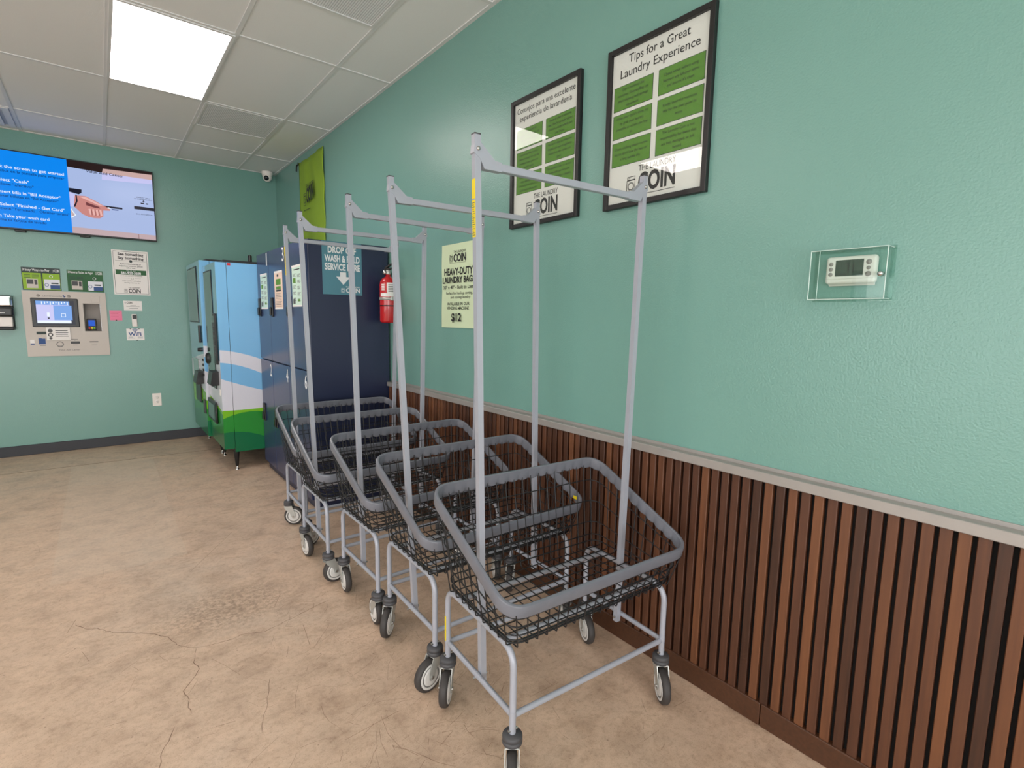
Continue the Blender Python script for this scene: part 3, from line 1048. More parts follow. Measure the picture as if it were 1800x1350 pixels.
# ------------------------------------------------------------------ lockers
LX, LY0, LY1, LZ = -0.635, 3.73, 5.11, 1.943
lock = empty('locker_bank', (-0.33, 4.42, 0)); tag(lock, 'navy blue six-door locker bank with white numbers, at the end of the carts', 'lockers')
org = (-0.33, 4.42, 0)
b = B()
b.box(LX + 0.022, -0.015, LY0, LY1, 0.065, LZ, 'navy', 0.004, 1)
b.build('body', lock, org)
b = B(); b.box(LX + 0.03, -0.03, LY0 + 0.015, LY1 - 0.015, 0, 0.065, 'navy'); b.build('plinth', lock, org)
edges = [LY0, 4.205, 4.70, LY1]
nums = {(2, 1): '1', (2, 0): '2', (1, 1): '3', (1, 0): '4', (0, 1): '5', (0, 0): '6'}
for (ci, ri), dg in sorted(nums.items()):
    y0, y1 = edges[ci] + 0.003, edges[ci + 1] - 0.003
    z0, z1 = ((0.07, 1.017), (1.027, LZ - 0.003))[ri]
    b = B(); b.box(LX, LX + 0.021, y0, y1, z0, z1, 'navydoor', 0.002, 1)
    dr = b.build('door', lock, org)
    b = B()
    hz = 1.48 if ri else 0.535
    b.box(LX - 0.012, LX, y1 - 0.105, y1 - 0.035, hz - 0.08, hz + 0.08, 'black', 0.006, 2)
    b.box(LX - 0.024, LX - 0.012, y1 - 0.09, y1 - 0.05, hz - 0.07, hz + 0.0, 'black', 0.006, 2)
    for q in range(4):
        b.box(LX - 0.0145, LX - 0.0115, y1 - 0.085, y1 - 0.06, hz + 0.062 - q * 0.016, hz + 0.073 - q * 0.016, 'inkgrey')
    b.build('lock_handle', dr, org)
    b = B()
    zb = 1.830 if ri else 0.890
    yc = edges[ci] + 0.06
    put(b, dg, -0.028 if dg != '1' else -0.014, 0.028 if dg != '1' else 0.014, zb, 0.10, 'offwhite', 0, 0.012)
    b.v = [(LX - 0.0006 + v[1], yc - v[0], v[2]) for v in b.v]
    nb = b.build('number', dr, org); nb['label'] = 'white number ' + dg


def locker_notice(y0, y1, z0, z1, base, label, kind):
    s = Sign('notice', label, 'notice', LOCKF, -y1, -y0, z0, z1, base, 0.001, off=0.0004, group='notices taped to the locker doors')
    u0, u1 = -y1, -y0; w = u1 - u0; h = z1 - z0
    Y = -0.0015
    if kind == 0:
        def fn(b):
            rect(b, u0 + 0.22 * w, u1 - 0.15 * w, z1 - 0.11 * h, z1 - 0.085 * h, Y, 'ink')
            for k in range(5):
                z = z1 - (0.2 + 0.15 * k) * h
                for q in range(4):
                    rect(b, u0 + (0.1 + 0.02 * (q % 2)) * w, u0 + (0.42 - 0.05 * (q % 3)) * w, z - q * 0.022 * h, z - q * 0.022 * h + 0.009 * h, Y, 'inkgrey')
                    rect(b, u0 + 0.58 * w, u0 + (0.92 - 0.06 * ((q + k) % 3)) * w, z - q * 0.022 * h - 0.02 * h, z - q * 0.022 * h - 0.011 * h, Y, 'inkgrey')
        s.part('lettering', fn)
        def fg(b):
            rect(b, u0 + 0.13 * w, u0 + 0.40 * w, z1 - 0.42 * h, z1 - 0.30 * h, Y - 0.0004, 'green')
            rect(b, u0 + 0.60 * w, u0 + 0.85 * w, z0 + 0.12 * h, z0 + 0.17 * h, Y - 0.0004, 'green')
        s.part('green_panel', fg)
        def fp(b): rect(b, u0 + 0.08 * w, u0 + 0.32 * w, z0 + 0.06 * h, z0 + 0.18 * h, Y - 0.0004, 'inkgrey')
        s.part('picture', fp)
    else:
        def fg(b):
            rect(b, u0 + 0.2 * w, u1 - 0.2 * w, z1 - 0.36 * h, z1 - 0.2 * h, Y, 'green')
            rect(b, u0 + 0.2 * w, u1 - 0.2 * w, z1 - 0.48 * h, z1 - 0.4 * h, Y, 'green')
        s.part('green_panel', fg)
        def fn(b):
            rect(b, u0 + 0.2 * w, u1 - 0.2 * w, z1 - 0.54 * h, z1 - 0.49 * h, Y, 'ink')
            rect(b, u0 + 0.35 * w, u0 + 0.55 * w, z1 - 0.14 * h, z1 - 0.08 * h, Y, 'ink')
            for q in range(9):
                rect(b, u0 + 0.15 * w, u1 - (0.14 + 0.05 * (q % 3)) * w, z0 + (0.06 + 0.042 * q) * h, z0 + (0.07 + 0.042 * q) * h, Y, 'inkgrey')
        s.part('lettering', fn)
    def tp(b):
        rect(b, u0, u1, z1 - 0.012, z1 + 0.004, Y - 0.0006, 'white'); rect(b, u0, u1, z0 - 0.004, z0 + 0.008, Y - 0.0006, 'white')
    s.part('tape', tp)


locker_notice(4.767, 4.995, 1.470, 1.764, 'mint', 'pale notice with black print on the locker door numbered 1', 0)
locker_notice(4.298, 4.532, 1.467, 1.760, 'peach', 'peach notice with green blocks on the locker door numbered 3', 1)
locker_notice(3.814, 4.038, 1.482, 1.772, 'mint', 'pale notice on the nearest upper locker door, seen between two cart posts', 0)

# drop-off sign on the locker side
s = Sign('drop_off_sign', 'teal drop off wash and fold sign on the side of the navy lockers', 'sign', LOCKS, -0.516, -0.226, 1.569, 1.942, 'teal', 0.0015)
def fn(b):
    Y = -0.002
    put(b, 'DROP OFF', -0.474, -0.268, 1.863, 0.043, 'offwhite', Y, 0.038)
    put(b, 'WASH & FOLD', -0.498, -0.242, 1.802, 0.043, 'offwhite', Y, 0.038)
    put(b, 'SERVICE HERE', -0.498, -0.240, 1.743, 0.043, 'offwhite', Y, 0.038)
s.part('lettering', fn)
def fn(b):
    Y = -0.002
    flat(b, [(-0.367, 1.640), (-0.316, 1.697), (-0.345, 1.697), (-0.345, 1.730), (-0.389, 1.730), (-0.389, 1.697), (-0.418, 1.697)], Y, 'offwhite')
s.part('arrow', fn)
s.part('logo', lambda b: coin_logo(b, -0.384, -0.243, 1.582, 1.632, -0.002, 'offwhite', rule=False))

# ------------------------------------------------------------------ vending machines
def curve3(xs, zs):
    (x0, x1, x2), (z0, z1, z2) = xs, zs
    def f(x):
        return z0 * (x - x1) * (x - x2) / ((x0 - x1) * (x0 - x2)) + z1 * (x - x0) * (x - x2) / ((x1 - x0) * (x1 - x2)) + z2 * (x - x0) * (x - x1) / ((x2 - x0) * (x2 - x1))
    return f


XS = (-0.96, -0.875, -0.647)
BAND = [curve3(XS, z) for z in ((1.101, 1.088, 1.018), (0.990, 0.975, 0.890), (0.844, 0.810, 0.731), (0.559, 0.556, 0.559), (0.486, 0.516, 0.528), (0.357, 0.359, 0.298))]
BMAT = ['sky', 'cloud', 'sky', 'cloud', 'leaf', 'grass', 'forest']


def wrap_side(b, x0, x1, y, z0, z1):
    n = 12
    for i in range(n):
        a, c = x0 + (x1 - x0) * i / n, x0 + (x1 - x0) * (i + 1) / n
        ca, cc = min(a, -0.6), min(c, -0.6)
        za = [z1] + [min(z1, max(z0, f(ca))) for f in BAND] + [z0]
        zc = [z1] + [min(z1, max(z0, f(cc))) for f in BAND] + [z0]
        for k in range(7):
            if za[k] - za[k + 1] < 1e-5 and zc[k] - zc[k + 1] < 1e-5: continue
            b.add([(a, y, za[k + 1]), (c, y, zc[k + 1]), (c, y, zc[k]), (a, y, za[k])], [(0, 1, 2, 3)], BMAT[k])


FB = [lambda t: 1.06 + 0.10 * math.sin(2.2 * t), lambda t: 0.97 + 0.06 * math.sin(2.2 * t + 0.5), lambda t: 0.86 - 0.03 * t, lambda t: 0.55 + 0.12 * t, lambda t: 0.52 + 0.05 * math.sin(3 * t), lambda t: 0.36 - 0.05 * math.sin(4 * t)]
FMAT = ['vface', 'vface', 'cloud', 'cloud', 'leaf', 'grass', 'forest']


def wrap_front(b, x, y0, y1, z0, z1):
    n = 14
    for i in range(n):
        a, c = y0 + (y1 - y0) * i / n, y0 + (y1 - y0) * (i + 1) / n
        za = [z1] + [min(z1, max(z0, f(a - 5.12))) for f in FB] + [z0]
        zc = [z1] + [min(z1, max(z0, f(c - 5.12))) for f in FB] + [z0]
        for k in range(7):
            if za[k] - za[k + 1] < 1e-5 and zc[k] - zc[k + 1] < 1e-5: continue
            b.add([(x, c, zc[k + 1]), (x, a, za[k + 1]), (x, a, za[k]), (x, c, zc[k])], [(0, 1, 2, 3)], FMAT[k])


def leg(r, org, x, y, z):
    b = B()
    b.lathe([(0.010, 0.03), (0.013, 0.04), (0.026, z), (0.026, z + 0.004)], 'black', (x, y, 0), 'z', 16)
    l = b.build('leg', r, org)
    b = B(); b.lathe([(0.016, 0.0), (0.016, 0.006), (0.007, 0.01), (0.007, 0.035)], 'chrome', (x, y, 0), 'z', 12)
    b.build('levelling_foot', l, org)


# nearer machine
V0, V1 = 5.12, 5.80
org = (-0.5, 5.46, 0)
vm = empty('vending_machine', org); tag(vm, 'nearer vending machine wrapped in sky, cloud and hill stripes, beside the navy lockers', 'vending machine', 'vending machines by the far wall')
b = B()
b.box(-0.878, -0.08, V0 + 0.0008, V1, 0.172, 1.863, 'vdark')
wrap_side(b, -0.878, -0.08, V0, 0.172, 1.863)
b.build('cabinet', vm, org)
b = B()
b.box(-0.9645, -0.881, V0 + 0.0008, V1, 0.205, 1.862, 'vdark')
wrap_side(b, -0.965, -0.881, V0, 0.205, 1.862)
wrap_front(b, -0.965, V0, V1, 0.205, 1.862)
vd = b.build('door', vm, org)
b = B(); b.box(-0.970, -0.965, 5.33, 5.735, 0.73, 1.81, 'black', 0.003, 1); w_ = b.build('window_frame', vd, org)
b = B(); b.box(-0.9725, -0.970, 5.345, 5.72, 0.745, 1.795, 'vglass'); b.build('window_pane', vd, org)
b = B(); b.box(-0.985, -0.965, 5.17, 5.285, 0.97, 1.42, 'black', 0.006, 2)
for i in range(6):
    for j in range(2): b.box(-0.988, -0.985, 5.185 + j * 0.045, 5.215 + j * 0.045, 1.05 + i * 0.045, 1.075 + i * 0.045, 'capgrey')
b.box(-0.987, -0.985, 5.18, 5.275, 1.34, 1.40, 'lcd')
b.build('keypad_panel', vd, org)
b = B(); b.prism([(-0.965, 0.78), (-1.025, 0.775), (-1.035, 0.79), (-1.015, 0.90), (-0.965, 0.905)], 'y', 5.205, 5.40, 'black'); b.build('coin_tray', vd, org)
b = B(); b.box(-0.985, -0.965, 5.36, 5.80, 0.40, 0.60, 'black', 0.03, 3); ht = b.build('delivery_hatch', vd, org)
b = B(); b.box(-0.987, -0.9845, 5.42, 5.75, 0.43, 0.57, 'vglass'); b.build('delivery_flap', vd, org)
b = B(); b.lathe([(0.0, -0.03), (0.03, -0.028), (0.04, -0.018), (0.043, 0.0)], 'black', (-0.965, 5.70, 0.99), 'x', 20)
b.v = [(v[0], v[1], 0.99 + (v[2] - 0.99) * 1.3) for v in b.v]
b.build('door_lock', vd, org)
b = B(); b.box(-0.967, -0.965, 5.16, 5.21, 0.69, 0.745, 'white'); b.build('sticker', vd, org)
b = B(); b.box(-0.872, -0.845, V0 - 0.0006, V0 + 0.0006, 1.838, 1.858, 'red'); b.build('sticker', vm, org)
b = B(); b.box(-0.9, -0.1, V0 + 0.01, V1 - 0.01, 1.863, 1.885, 'vdark'); b.build('top_cap', vm, org)
b = B(); b.lathe([(0.018, 1.885), (0.018, 1.985), (0.014, 1.99), (0, 1.99)], 'black', (-0.58, 5.62, 0), 'z', 14); b.build('antenna', vm, org)
for x, y in ((-0.865, 5.155), (-0.865, 5.76), (-0.13, 5.155), (-0.13, 5.76)): leg(vm, org, x, y, 0.172)

# farther machine
F0, F1, FX = 5.83, 6.72, -0.990
org = (-0.5, 6.27, 0)
vf = empty('vending_machine', org); tag(vf, 'farther and taller vending machine in the corner beside the far wall', 'vending machine', 'vending machines by the far wall')
b = B()
b.box(-0.90, -0.08, F0 + 0.0008, F1, 0.165, 1.925, 'vdark')
wrap_side(b, -0.90, -0.08, F0, 0.165, 1.925)
b.build('cabinet', vf, org)
b = B()
b.box(FX + 0.0005, -0.903, F0 + 0.0008, F1, 0.195, 1.928, 'vdark')
wrap_side(b, FX, -0.903, F0, 0.195, 1.928)
wrap_front(b, FX, F0, F1, 0.195, 1.928)
fd = b.build('door', vf, org)
b = B(); b.box(FX - 0.005, FX, 6.01, 6.63, 1.325, 1.885, 'black', 0.003, 1); b.build('window_frame', fd, org)
b = B(); b.box(FX - 0.0075, FX - 0.005, 6.025, 6.615, 1.34, 1.87, 'vglass'); b.build('window_pane', fd, org)
b = B(); b.box(FX - 0.01, FX, 6.15, 6.52, 0.76, 0.95, 'chrome', 0.004, 1); b.build('coin_panel', fd, org)
b = B(); b.prism([(FX, 0.72), (FX - 0.06, 0.715), (FX - 0.07, 0.73), (FX - 0.045, 0.84), (FX, 0.845)], 'y', 5.92, 6.14, 'black'); b.build('coin_tray', fd, org)
b = B(); b.box(FX - 0.012, FX, 6.10, 6.42, 0.50, 0.70, 'black', 0.012, 2); b.build('delivery_hatch', fd, org)
b = B(); b.box(FX - 0.012, FX, 5.88, 5.96, 0.42, 0.56, 'capgrey', 0.01, 2); b.build('change_cup', fd, org)
b = B()
b.box(FX - 0.02, FX, 5.92, 5.98, 1.13, 1.30, 'black', 0.006, 2)
b.build('bill_slot', fd, org)
b = B(); b.lathe([(0.0, -0.035), (0.018, -0.035), (0.02, 0.0)], 'black', (FX, 5.95, 1.06), 'x', 16); b.build('door_lock', fd, org)
for i in range(4):
    b = B(); b.box(FX - 0.01, FX, 5.86, 5.90, 0.95 - i * 0.05, 0.975 - i * 0.05, 'black', 0.003, 1); b.build('selection_button', fd, org)
b = B(); b.box(-0.93, -0.1, F0 + 0.01, F1 - 0.01, 1.928, 1.945, 'vdark'); b.build('top_cap', vf, org)
for x, y in ((-0.87, 5.87), (-0.87, 6.68), (-0.13, 5.87), (-0.13, 6.68)): leg(vf, org, x, y, 0.165)

# ------------------------------------------------------------------ fire extinguisher
ex = (-0.088, 3.578, 1.372)
fe = empty('fire_extinguisher', ex); tag(fe, 'red fire extinguisher hanging on the teal wall beside the navy lockers', 'fire extinguisher')
b = B(); b.lathe([(0.0, 0.004), (0.052, 0.0), (0.060, 0.006), (0.0625, 0.014), (0.0625, 0.275), (0.058, 0.300), (0.044, 0.322), (0.024, 0.335), (0.018, 0.34), (0.018, 0.352), (0, 0.352)], 'red', (0, 0, 0), 'z', 32); b.build('cylinder', fe)
def arc_patch(b, r, a0, a1, z0, z1, m, n=12):
    vs, fs = [], []
    for i in range(n + 1):
        t = a0 + (a1 - a0) * i / n
        vs += [(r * math.cos(t), r * math.sin(t), z0), (r * math.cos(t), r * math.sin(t), z1)]
    for i in range(n): fs.append((2 * i, 2 * i + 2, 2 * i + 3, 2 * i + 1))
    b.add(vs, fs, m, True)
face = math.atan2(-3.578, -1.765 + 0.088)
b = B(); arc_patch(b, 0.0632, face - 0.15, face + 1.1, 0.205, 0.290, 'white'); arc_patch(b, 0.0632, face - 1.0, face + 1.1, 0.19, 0.215, 'white')
for i in range(5): arc_patch(b, 0.0636, face + 0.0, face + 0.8, 0.225 + i * 0.012, 0.229 + i * 0.012, 'inkgrey')
for i in range(4): arc_patch(b, 0.0636, face - 0.85, face - 0.4, 0.235 + i * 0.013, 0.241 + i * 0.013, 'white')
b.build('label_sheet', fe)
b = B(); b.lathe([(0.0640, 0.165), (0.0650, 0.165), (0.0650, 0.185), (0.0640, 0.185)], 'zinc', (0, 0, 0), 'z', 32); b.box(-0.012, 0.012, -0.078, -0.062, 0.162, 0.188, 'zinc', 0.002, 1); b.build('strap', fe)
b = B(); b.lathe([(0.0634, 0.120), (0.0640, 0.120), (0.0640, 0.128), (0.0634, 0.128)], 'black', (0, 0, 0), 'z', 32); b.build('band', fe)
b = B(); b.lathe([(0.016, 0.35), (0.019, 0.355), (0.019, 0.375), (0.012, 0.385), (0, 0.386)], 'zinc', (0, 0, 0), 'z', 16); b.lathe([(0.0, -0.036), (0.015, -0.036), (0.016, -0.02), (0.0, -0.02)], 'chrome', (-0.01, 0, 0.366), 'y', 16); b.build('valve', fe).rotation_euler = (0, 0, math.radians(-70))
b = B(); b.prism([(0.03, 0.38), (-0.06, 0.395), (-0.085, 0.385), (-0.087, 0.391), (-0.06, 0.404), (0.03, 0.392)], 'y', -0.010, 0.010, 'black')
b.prism([(0.02, 0.392), (-0.03, 0.42), (-0.08, 0.432), (-0.081, 0.438), (-0.03, 0.43), (0.025, 0.404)], 'y', -0.009, 0.009, 'black'); b.build('lever', fe).rotation_euler = (0, 0, math.radians(118))
b = B(); b.tube(fillet([(0.015, 0.01, 0.37), (0.045, 0.05, 0.375), (0.05, 0.072, 0.30), (0.03, 0.072, 0.14)], 0.03, 6), 0.008, 'black', 10); b.build('hose', fe)
b = B(); b.box(0.064, 0.088, -0.02, 0.02, 0.10, 0.33, 'zinc', 0.002, 1); b.build('wall_bracket', fe)

# ------------------------------------------------------------------ lime banner
b = B()
n, mrow = 24, 24
for i in range(n + 1):
    for j in range(mrow + 1):
        u = i / n; v = j / mrow
        b.v.append((-0.375 + 0.75 * u + 0.006 * math.sin(5 * v), -0.012 - 0.007 * math.sin(9 * u + 2 * v) * (0.3 + v) - 0.004 * math.sin(21 * u * (1 - v) + 3), 0.55 - 1.08 * v - 0.01 * math.sin(math.pi * u)))
i0 = b.mi('banner')
for i in range(n):
    for j in range(mrow):
        a = i * (mrow + 1) + j
        b.f.append((a, a + 1, a + mrow + 2, a + mrow + 1)); b.m.append(i0); b.sm.append(True)
bn = b.build('cloth_banner')
bn.location = (0, 5.495, 2.462); bn.rotation_euler = (0, 0, -math.pi / 2)
md = bn.modifiers.new('thickness', 'SOLIDIFY'); md.thickness = 0.0015
tag(bn, 'lime green cloth banner hanging high on the wall above the lockers', 'banner')
b = B()
put(b, 'THE LAUNDRY', -0.11, 0.145, 0.235, 0.045, 'ink', -0.031, 0.01, 0.02)
put(b, 'COIN', -0.10, 0.13, 0.10, 0.13, 'ink', -0.031, 0.04, 0.10)
rect(b, -0.20, 0.02, 0.03, 0.036, -0.031, 'ink')
washer_logo(b, -0.19, -0.12, 0.08, 0.20, -0.031, 'ink')
b.build('logo', bn)
b = B(); b.tube(fillet([(-0.385, -0.012, 0.545), (-0.43, -0.02, 0.535), (-0.445, -0.02, 0.48)], 0.02, 5), 0.008, 'black', 8); b.tube([(-0.40, -0.012, 0.56), (-0.365, -0.02, 0.53)], 0.006, 'black', 8); b.build('tie', bn)

# ------------------------------------------------------------------ framed posters
def poster(y0, y1, z0, z1, title, left, right, label):
    u0, u1 = -y1, -y0
    fw, dp = 0.021, 0.022
    uc, zc = (u0 + u1) / 2, (z0 + z1) / 2
    fb = B()
    a, c, e, g = u0 - uc, u1 - uc, z0 - zc, z1 - zc
    fb.box(a, c, -0.006, -0.001, e, g, 'black')
    rb = fb
    s = Sign('framed_poster', label, 'poster', RIGHT, u0, u1, z0, z1, None, rootbuilder=rb, group='framed laundry tips posters')
    def fr(b):
        b.box(u0, u0 + fw, -dp, -0.006, z0, z1, 'blackframe', 0.0015, 1); b.box(u1 - fw, u1, -dp, -0.006, z0, z1, 'blackframe', 0.0015, 1)
        b.box(u0 + fw, u1 - fw, -dp, -0.006, z0, z0 + fw, 'blackframe', 0.0015, 1); b.box(u0 + fw, u1 - fw, -dp, -0.006, z1 - fw, z1, 'blackframe', 0.0015, 1)
    s.part('frame', fr, 'black frame')
    s.part('sheet', lambda b: b.box(u0 + fw, u1 - fw, -0.0075, -0.006, z0 + fw, z1 - fw, 'white'), 'white printed sheet')
    Y = -0.0082
    def tl(b):
        for t, x0, x1, z, cap in title: put(b, t, x0, x1, z, cap, 'ink', Y, 0.006)
    s.part('title', tl)
    def bx(b):
        for (x0, x1, q0, q1), lines in left + right:
            rect(b, x0, x1, q0, q1, Y, 'slate'); rect(b, x0 + 0.002, x1 - 0.002, q0 + 0.002, q1 - 0.002, Y - 0.0004, 'green')
    s.part('tip_boxes', bx, 'green boxes')
    def tx(b):
        for (x0, x1, q0, q1), lines in left + right:
            n = len(lines); st = 0.0212
            zt = (q0 + q1) / 2 + (n - 1) * st / 2 - 0.0048
            for i, t in enumerate(lines):
                putc(b, t, (x0 + x1) / 2, zt - i * st, 0.0108, 'ink', Y - 0.001, 0.9, 0.0, (x1 - x0) * 0.95)
    s.part('lettering', tx)
    lw = 0.234; lx = uc - 0.115
    s.part('logo', lambda b: coin_logo(b, lx - 0.012, lx - 0.012 + lw, 1.930, 2.044, Y, 'ink'))
    s.part('glass_pane', lambda b: b.box(u0 + fw - 0.002, u1 - fw + 0.002, -0.0145, -0.0125, z0 + fw - 0.002, z1 - fw + 0.002, 'glass'))
    return s


L0, L1, R0, R1 = -1.5385, -1.342, -1.3175, -1.117
rows = [(2.2835, 2.380), (2.172, 2.269), (2.060, 2.158)]
poster(1.082, 1.570, 1.886, 2.530,
       [('Tips for a Great', -1.468, -1.185, 2.460, 0.032), ('Laundry Experience', -1.508, -1.142, 2.409, 0.032)],
       [((L0, L1) + rows[0], ["Don't overload the", 'machines. Overstuffing can', 'affect cleaning and damage', 'equipment.']),
        ((L0, L1) + rows[1], ["When your cycle's done, try", 'to grab your laundry', 'promptly so others can hop', 'in.']),
        ((L0, L1) + rows[2], ['Check clothing labels\u2014some', "fabrics don't love the heat or", 'a long tumble dry.'])],
       [((R0, R1) + rows[0], ['Check inside before using.', 'Remove any leftover items', "and ensure it's clean."]),
        ((R0, R1) + rows[1], ['Kindly leave the machines', 'tidy for the next guest to', 'enjoy.']),
        ((R0, R1) + rows[2], ['The Laundry Coin is not', 'responsibility for items that', 'are lost, damaged, or left', 'behind.'])],
       'black framed poster titled Tips for a Great Laundry Experience')
L0, L1, R0, R1 = -2.189, -1.991, -1.9665, -1.766
poster(1.728, 2.228, 1.890, 2.528,
       [('Consejos para una excelente', -2.189, -1.771, 2.459, 0.026), ('experiencia de lavander\u00eda', -2.169, -1.792, 2.419, 0.026)],
       [((L0, L1) + rows[0], ['No sobrecargue las', 'm\u00e1quinas. Llenarlas de m\u00e1s', 'puede afectar el lavado', 'y da\u00f1ar el equipo.']),
        ((L0, L1) + rows[1], ['Cuando termine su ciclo,', 'intente recoger su ropa de', 'inmediato para que otros', 'puedan usarla.']),
        ((L0, L1) + rows[2], ['Revise las etiquetas de su', 'ropa: algunas telas no', 'toleran bien el calor ni los', 'ciclos largos de secado.'])],
       [((R0, R1) + rows[0], ['Revise el interior antes de', 'usar. Retire cualquier objeto', 'olvidado y aseg\u00farese de que', 'est\u00e9 limpio.']),
        ((R0, R1) + rows[1], ['Por favor, deje las m\u00e1quinas', 'limpias para que el siguiente', 'hu\u00e9sped pueda usarlas con', 'gusto.']),
        ((R0, R1) + rows[2], ['The Laundry Coin no se hace', 'responsable por art\u00edculos', 'perdidos, da\u00f1ados o dejados', 'sin supervisi\u00f3n.'])],
       'black framed poster in Spanish titled Consejos para una excelente experiencia de lavander\u00eda')

# ------------------------------------------------------------------ laundry bag paper
U0, U1, Z0, Z1 = -2.951, -2.555, 1.354, 1.875
pb = B()
n = 12
uc, zc = (U0 + U1) / 2, (Z0 + Z1) / 2
for j in range(n + 1):
    v = j / n
    y = -0.003 - 0.010 * max(0, v - 0.8) ** 1 * 3 * 0.5 - 0.003 * math.sin(6 * v) ** 2
    for x in (U0 - uc, U1 - uc): pb.v += [(x, y, Z1 - zc - (Z1 - Z0) * v), (x, y + 0.0012, Z1 - zc - (Z1 - Z0) * v)]
i0 = pb.mi('cream')
for j in range(n):
    a, c = j * 4, j * 4 + 4
    for f in ((a, c, c + 2, a + 2), (a + 1, a + 3, c + 3, c + 1), (a, a + 1, c + 1, c), (a + 2, c + 2, c + 3, a + 3)):
        pb.f.append(f); pb.m.append(i0); pb.sm.append(False)
s = Sign('paper_sign', 'pale green heavy-duty laundry bags paper sign taped to the wall, partly behind a cart post', 'sign', RIGHT, U0, U1, Z0, Z1, None, rootbuilder=pb)
Y = -0.0075
s.part('logo', lambda b: coin_logo(b, -2.853, -2.666, 1.758, 1.832, Y, 'ink'))
def fn(b):
    put(b, 'HEAVY-DUTY', -2.916, -2.589, 1.684, 0.041, 'ink', Y, 0.03)
    put(b, 'LAUNDRY BAGS', -2.937, -2.570, 1.635, 0.037, 'ink', Y, 0.03)
    put(b, '30" x 40" - Built to Last', -2.927, -2.588, 1.597, 0.021, 'ink', Y, 0.01)
    put(b, 'Perfect for hauling, sorting,', -2.894, -2.590, 1.562, 0.017, 'ink', Y)
    put(b, 'and storing laundry', -2.842, -2.618, 1.537, 0.017, 'ink', Y)
    put(b, 'AVAILABLE IN OUR', -2.880, -2.626, 1.495, 0.019, 'ink', Y, 0.008)
    put(b, 'VENDING MACHINE', -2.885, -2.630, 1.467, 0.019, 'ink', Y, 0.008)
    put(b, '$12', -2.820, -2.705, 1.396, 0.047, 'ink', Y - 0.008, 0.03)
s.part('lettering', fn)

# ------------------------------------------------------------------ thermostat and its clear guard
tm = empty('thermostat', (0, 0.587, 1.575), -math.pi / 2)
tag(tm, 'white programmable thermostat showing 71 inside the clear guard box', 'thermostat')
b = B(); b.box(-0.066, 0.066, -0.030, -0.0065, -0.040, 0.040, 'whiteplastic', 0.009, 4); b.box(-0.060, 0.060, -0.0065, -0.0055, -0.034, 0.034, 'whiteplastic'); b.build('body', tm)
b = B(); b.prism([(-0.0315, -0.0255), (-0.0085, -0.0455), (-0.0065, -0.0455), (-0.0065, -0.024), (-0.0305, -0.024)], 'x', -0.060, 0.060, 'whiteplastic'); b.build('battery_door', tm)
b = B(); b.box(-0.039, 0.034, -0.0306, -0.0298, -0.018, 0.029, 'lcd'); sc = b.build('display', tm)
b = B()
for dx in (-0.004, 0.008):
    rect(b, dx - 0.0013, dx + 0.0013, 0.006, 0.017, -0.0312, 'lcdseg'); rect(b, dx - 0.0013, dx + 0.0013, -0.008, 0.004, -0.0312, 'lcdseg')
rect(b, -0.015, -0.003, 0.0155, 0.0180, -0.0312, 'lcdseg'); rect(b, -0.036, -0.008, -0.014, -0.012, -0.0312, 'lcdseg')
b.build('digits', sc)
for x, z, r_ in ((-0.051, 0.018, 0.006), (-0.051, 0.003, 0.006), (-0.051, -0.012, 0.006), (0.047, 0.020, 0.0075), (0.047, 0.003, 0.0055), (0.047, -0.014, 0.0075)):
    b = B(); b.lathe([(0.0, -0.0025), (r_ - 0.001, -0.002), (r_, 0.0)], 'button', (x, -0.030, z), 'y', 18)
    b.build('button', tm)
gd = empty('thermostat_guard', (0, 0.589, 1.561), -math.pi / 2)
tag(gd, 'clear plastic lockable guard box over the thermostat on the right wall', 'thermostat guard')
hw, hz, dp = 0.099, 0.072, 0.052
b = B()
t = 0.003
b.box(-hw, hw, -dp, -dp + t, -hz, hz, 'acrylic')
b.box(-hw, -hw + t, -dp + t, -0.004, -hz, hz, 'acrylic'); b.box(hw - t, hw, -dp + t, -0.004, -hz, hz, 'acrylic')
b.box(-hw + t, hw - t, -dp + t, -0.004, -hz, -hz + t, 'acrylic'); b.box(-hw + t, hw - t, -dp + t, -0.004, hz - t, hz, 'acrylic')
b.build('cover', gd)
b = B()
e = 0.0014
for x in (-hw, hw):
    b.tube([(x, -dp, -hz), (x, -dp, hz)], e, 'acrylic_edge', 6); 
for z in (-hz, hz): b.tube([(-hw, -dp, z), (hw, -dp, z)], e, 'acrylic_edge', 6)
for x in (-hw, hw):
    for z in (-hz, hz): b.tube([(x, -dp, z), (x, -0.004, z)], e, 'acrylic_edge', 6)
b.tube([(-hw + 0.024, -dp + 0.001, -hz), (-hw + 0.024, -dp + 0.001, hz)], e * 0.7, 'acrylic_edge', 6)
b.build('cover_edges', gd)
b = B()
for q in ((-hw - 0.006, hw + 0.006, -hz - 0.006, -hz + 0.006), (-hw - 0.006, hw + 0.006, hz - 0.006, hz + 0.006), (-hw - 0.006, -hw + 0.006, -hz, hz), (hw - 0.006, hw + 0.006, -hz, hz)):
    b.box(q[0], q[1], -0.004, -0.0005, q[2], q[3], 'acrylic')
b.build('base_ring', gd)
b = B(); b.lathe([(0.0, -0.012), (0.006, -0.011), (0.0075, -0.004), (0.0075, 0.022), (0.005, 0.022)], 'chrome', (hw - 0.012, -dp, -0.004), 'y', 18); b.build('key_lock', gd)

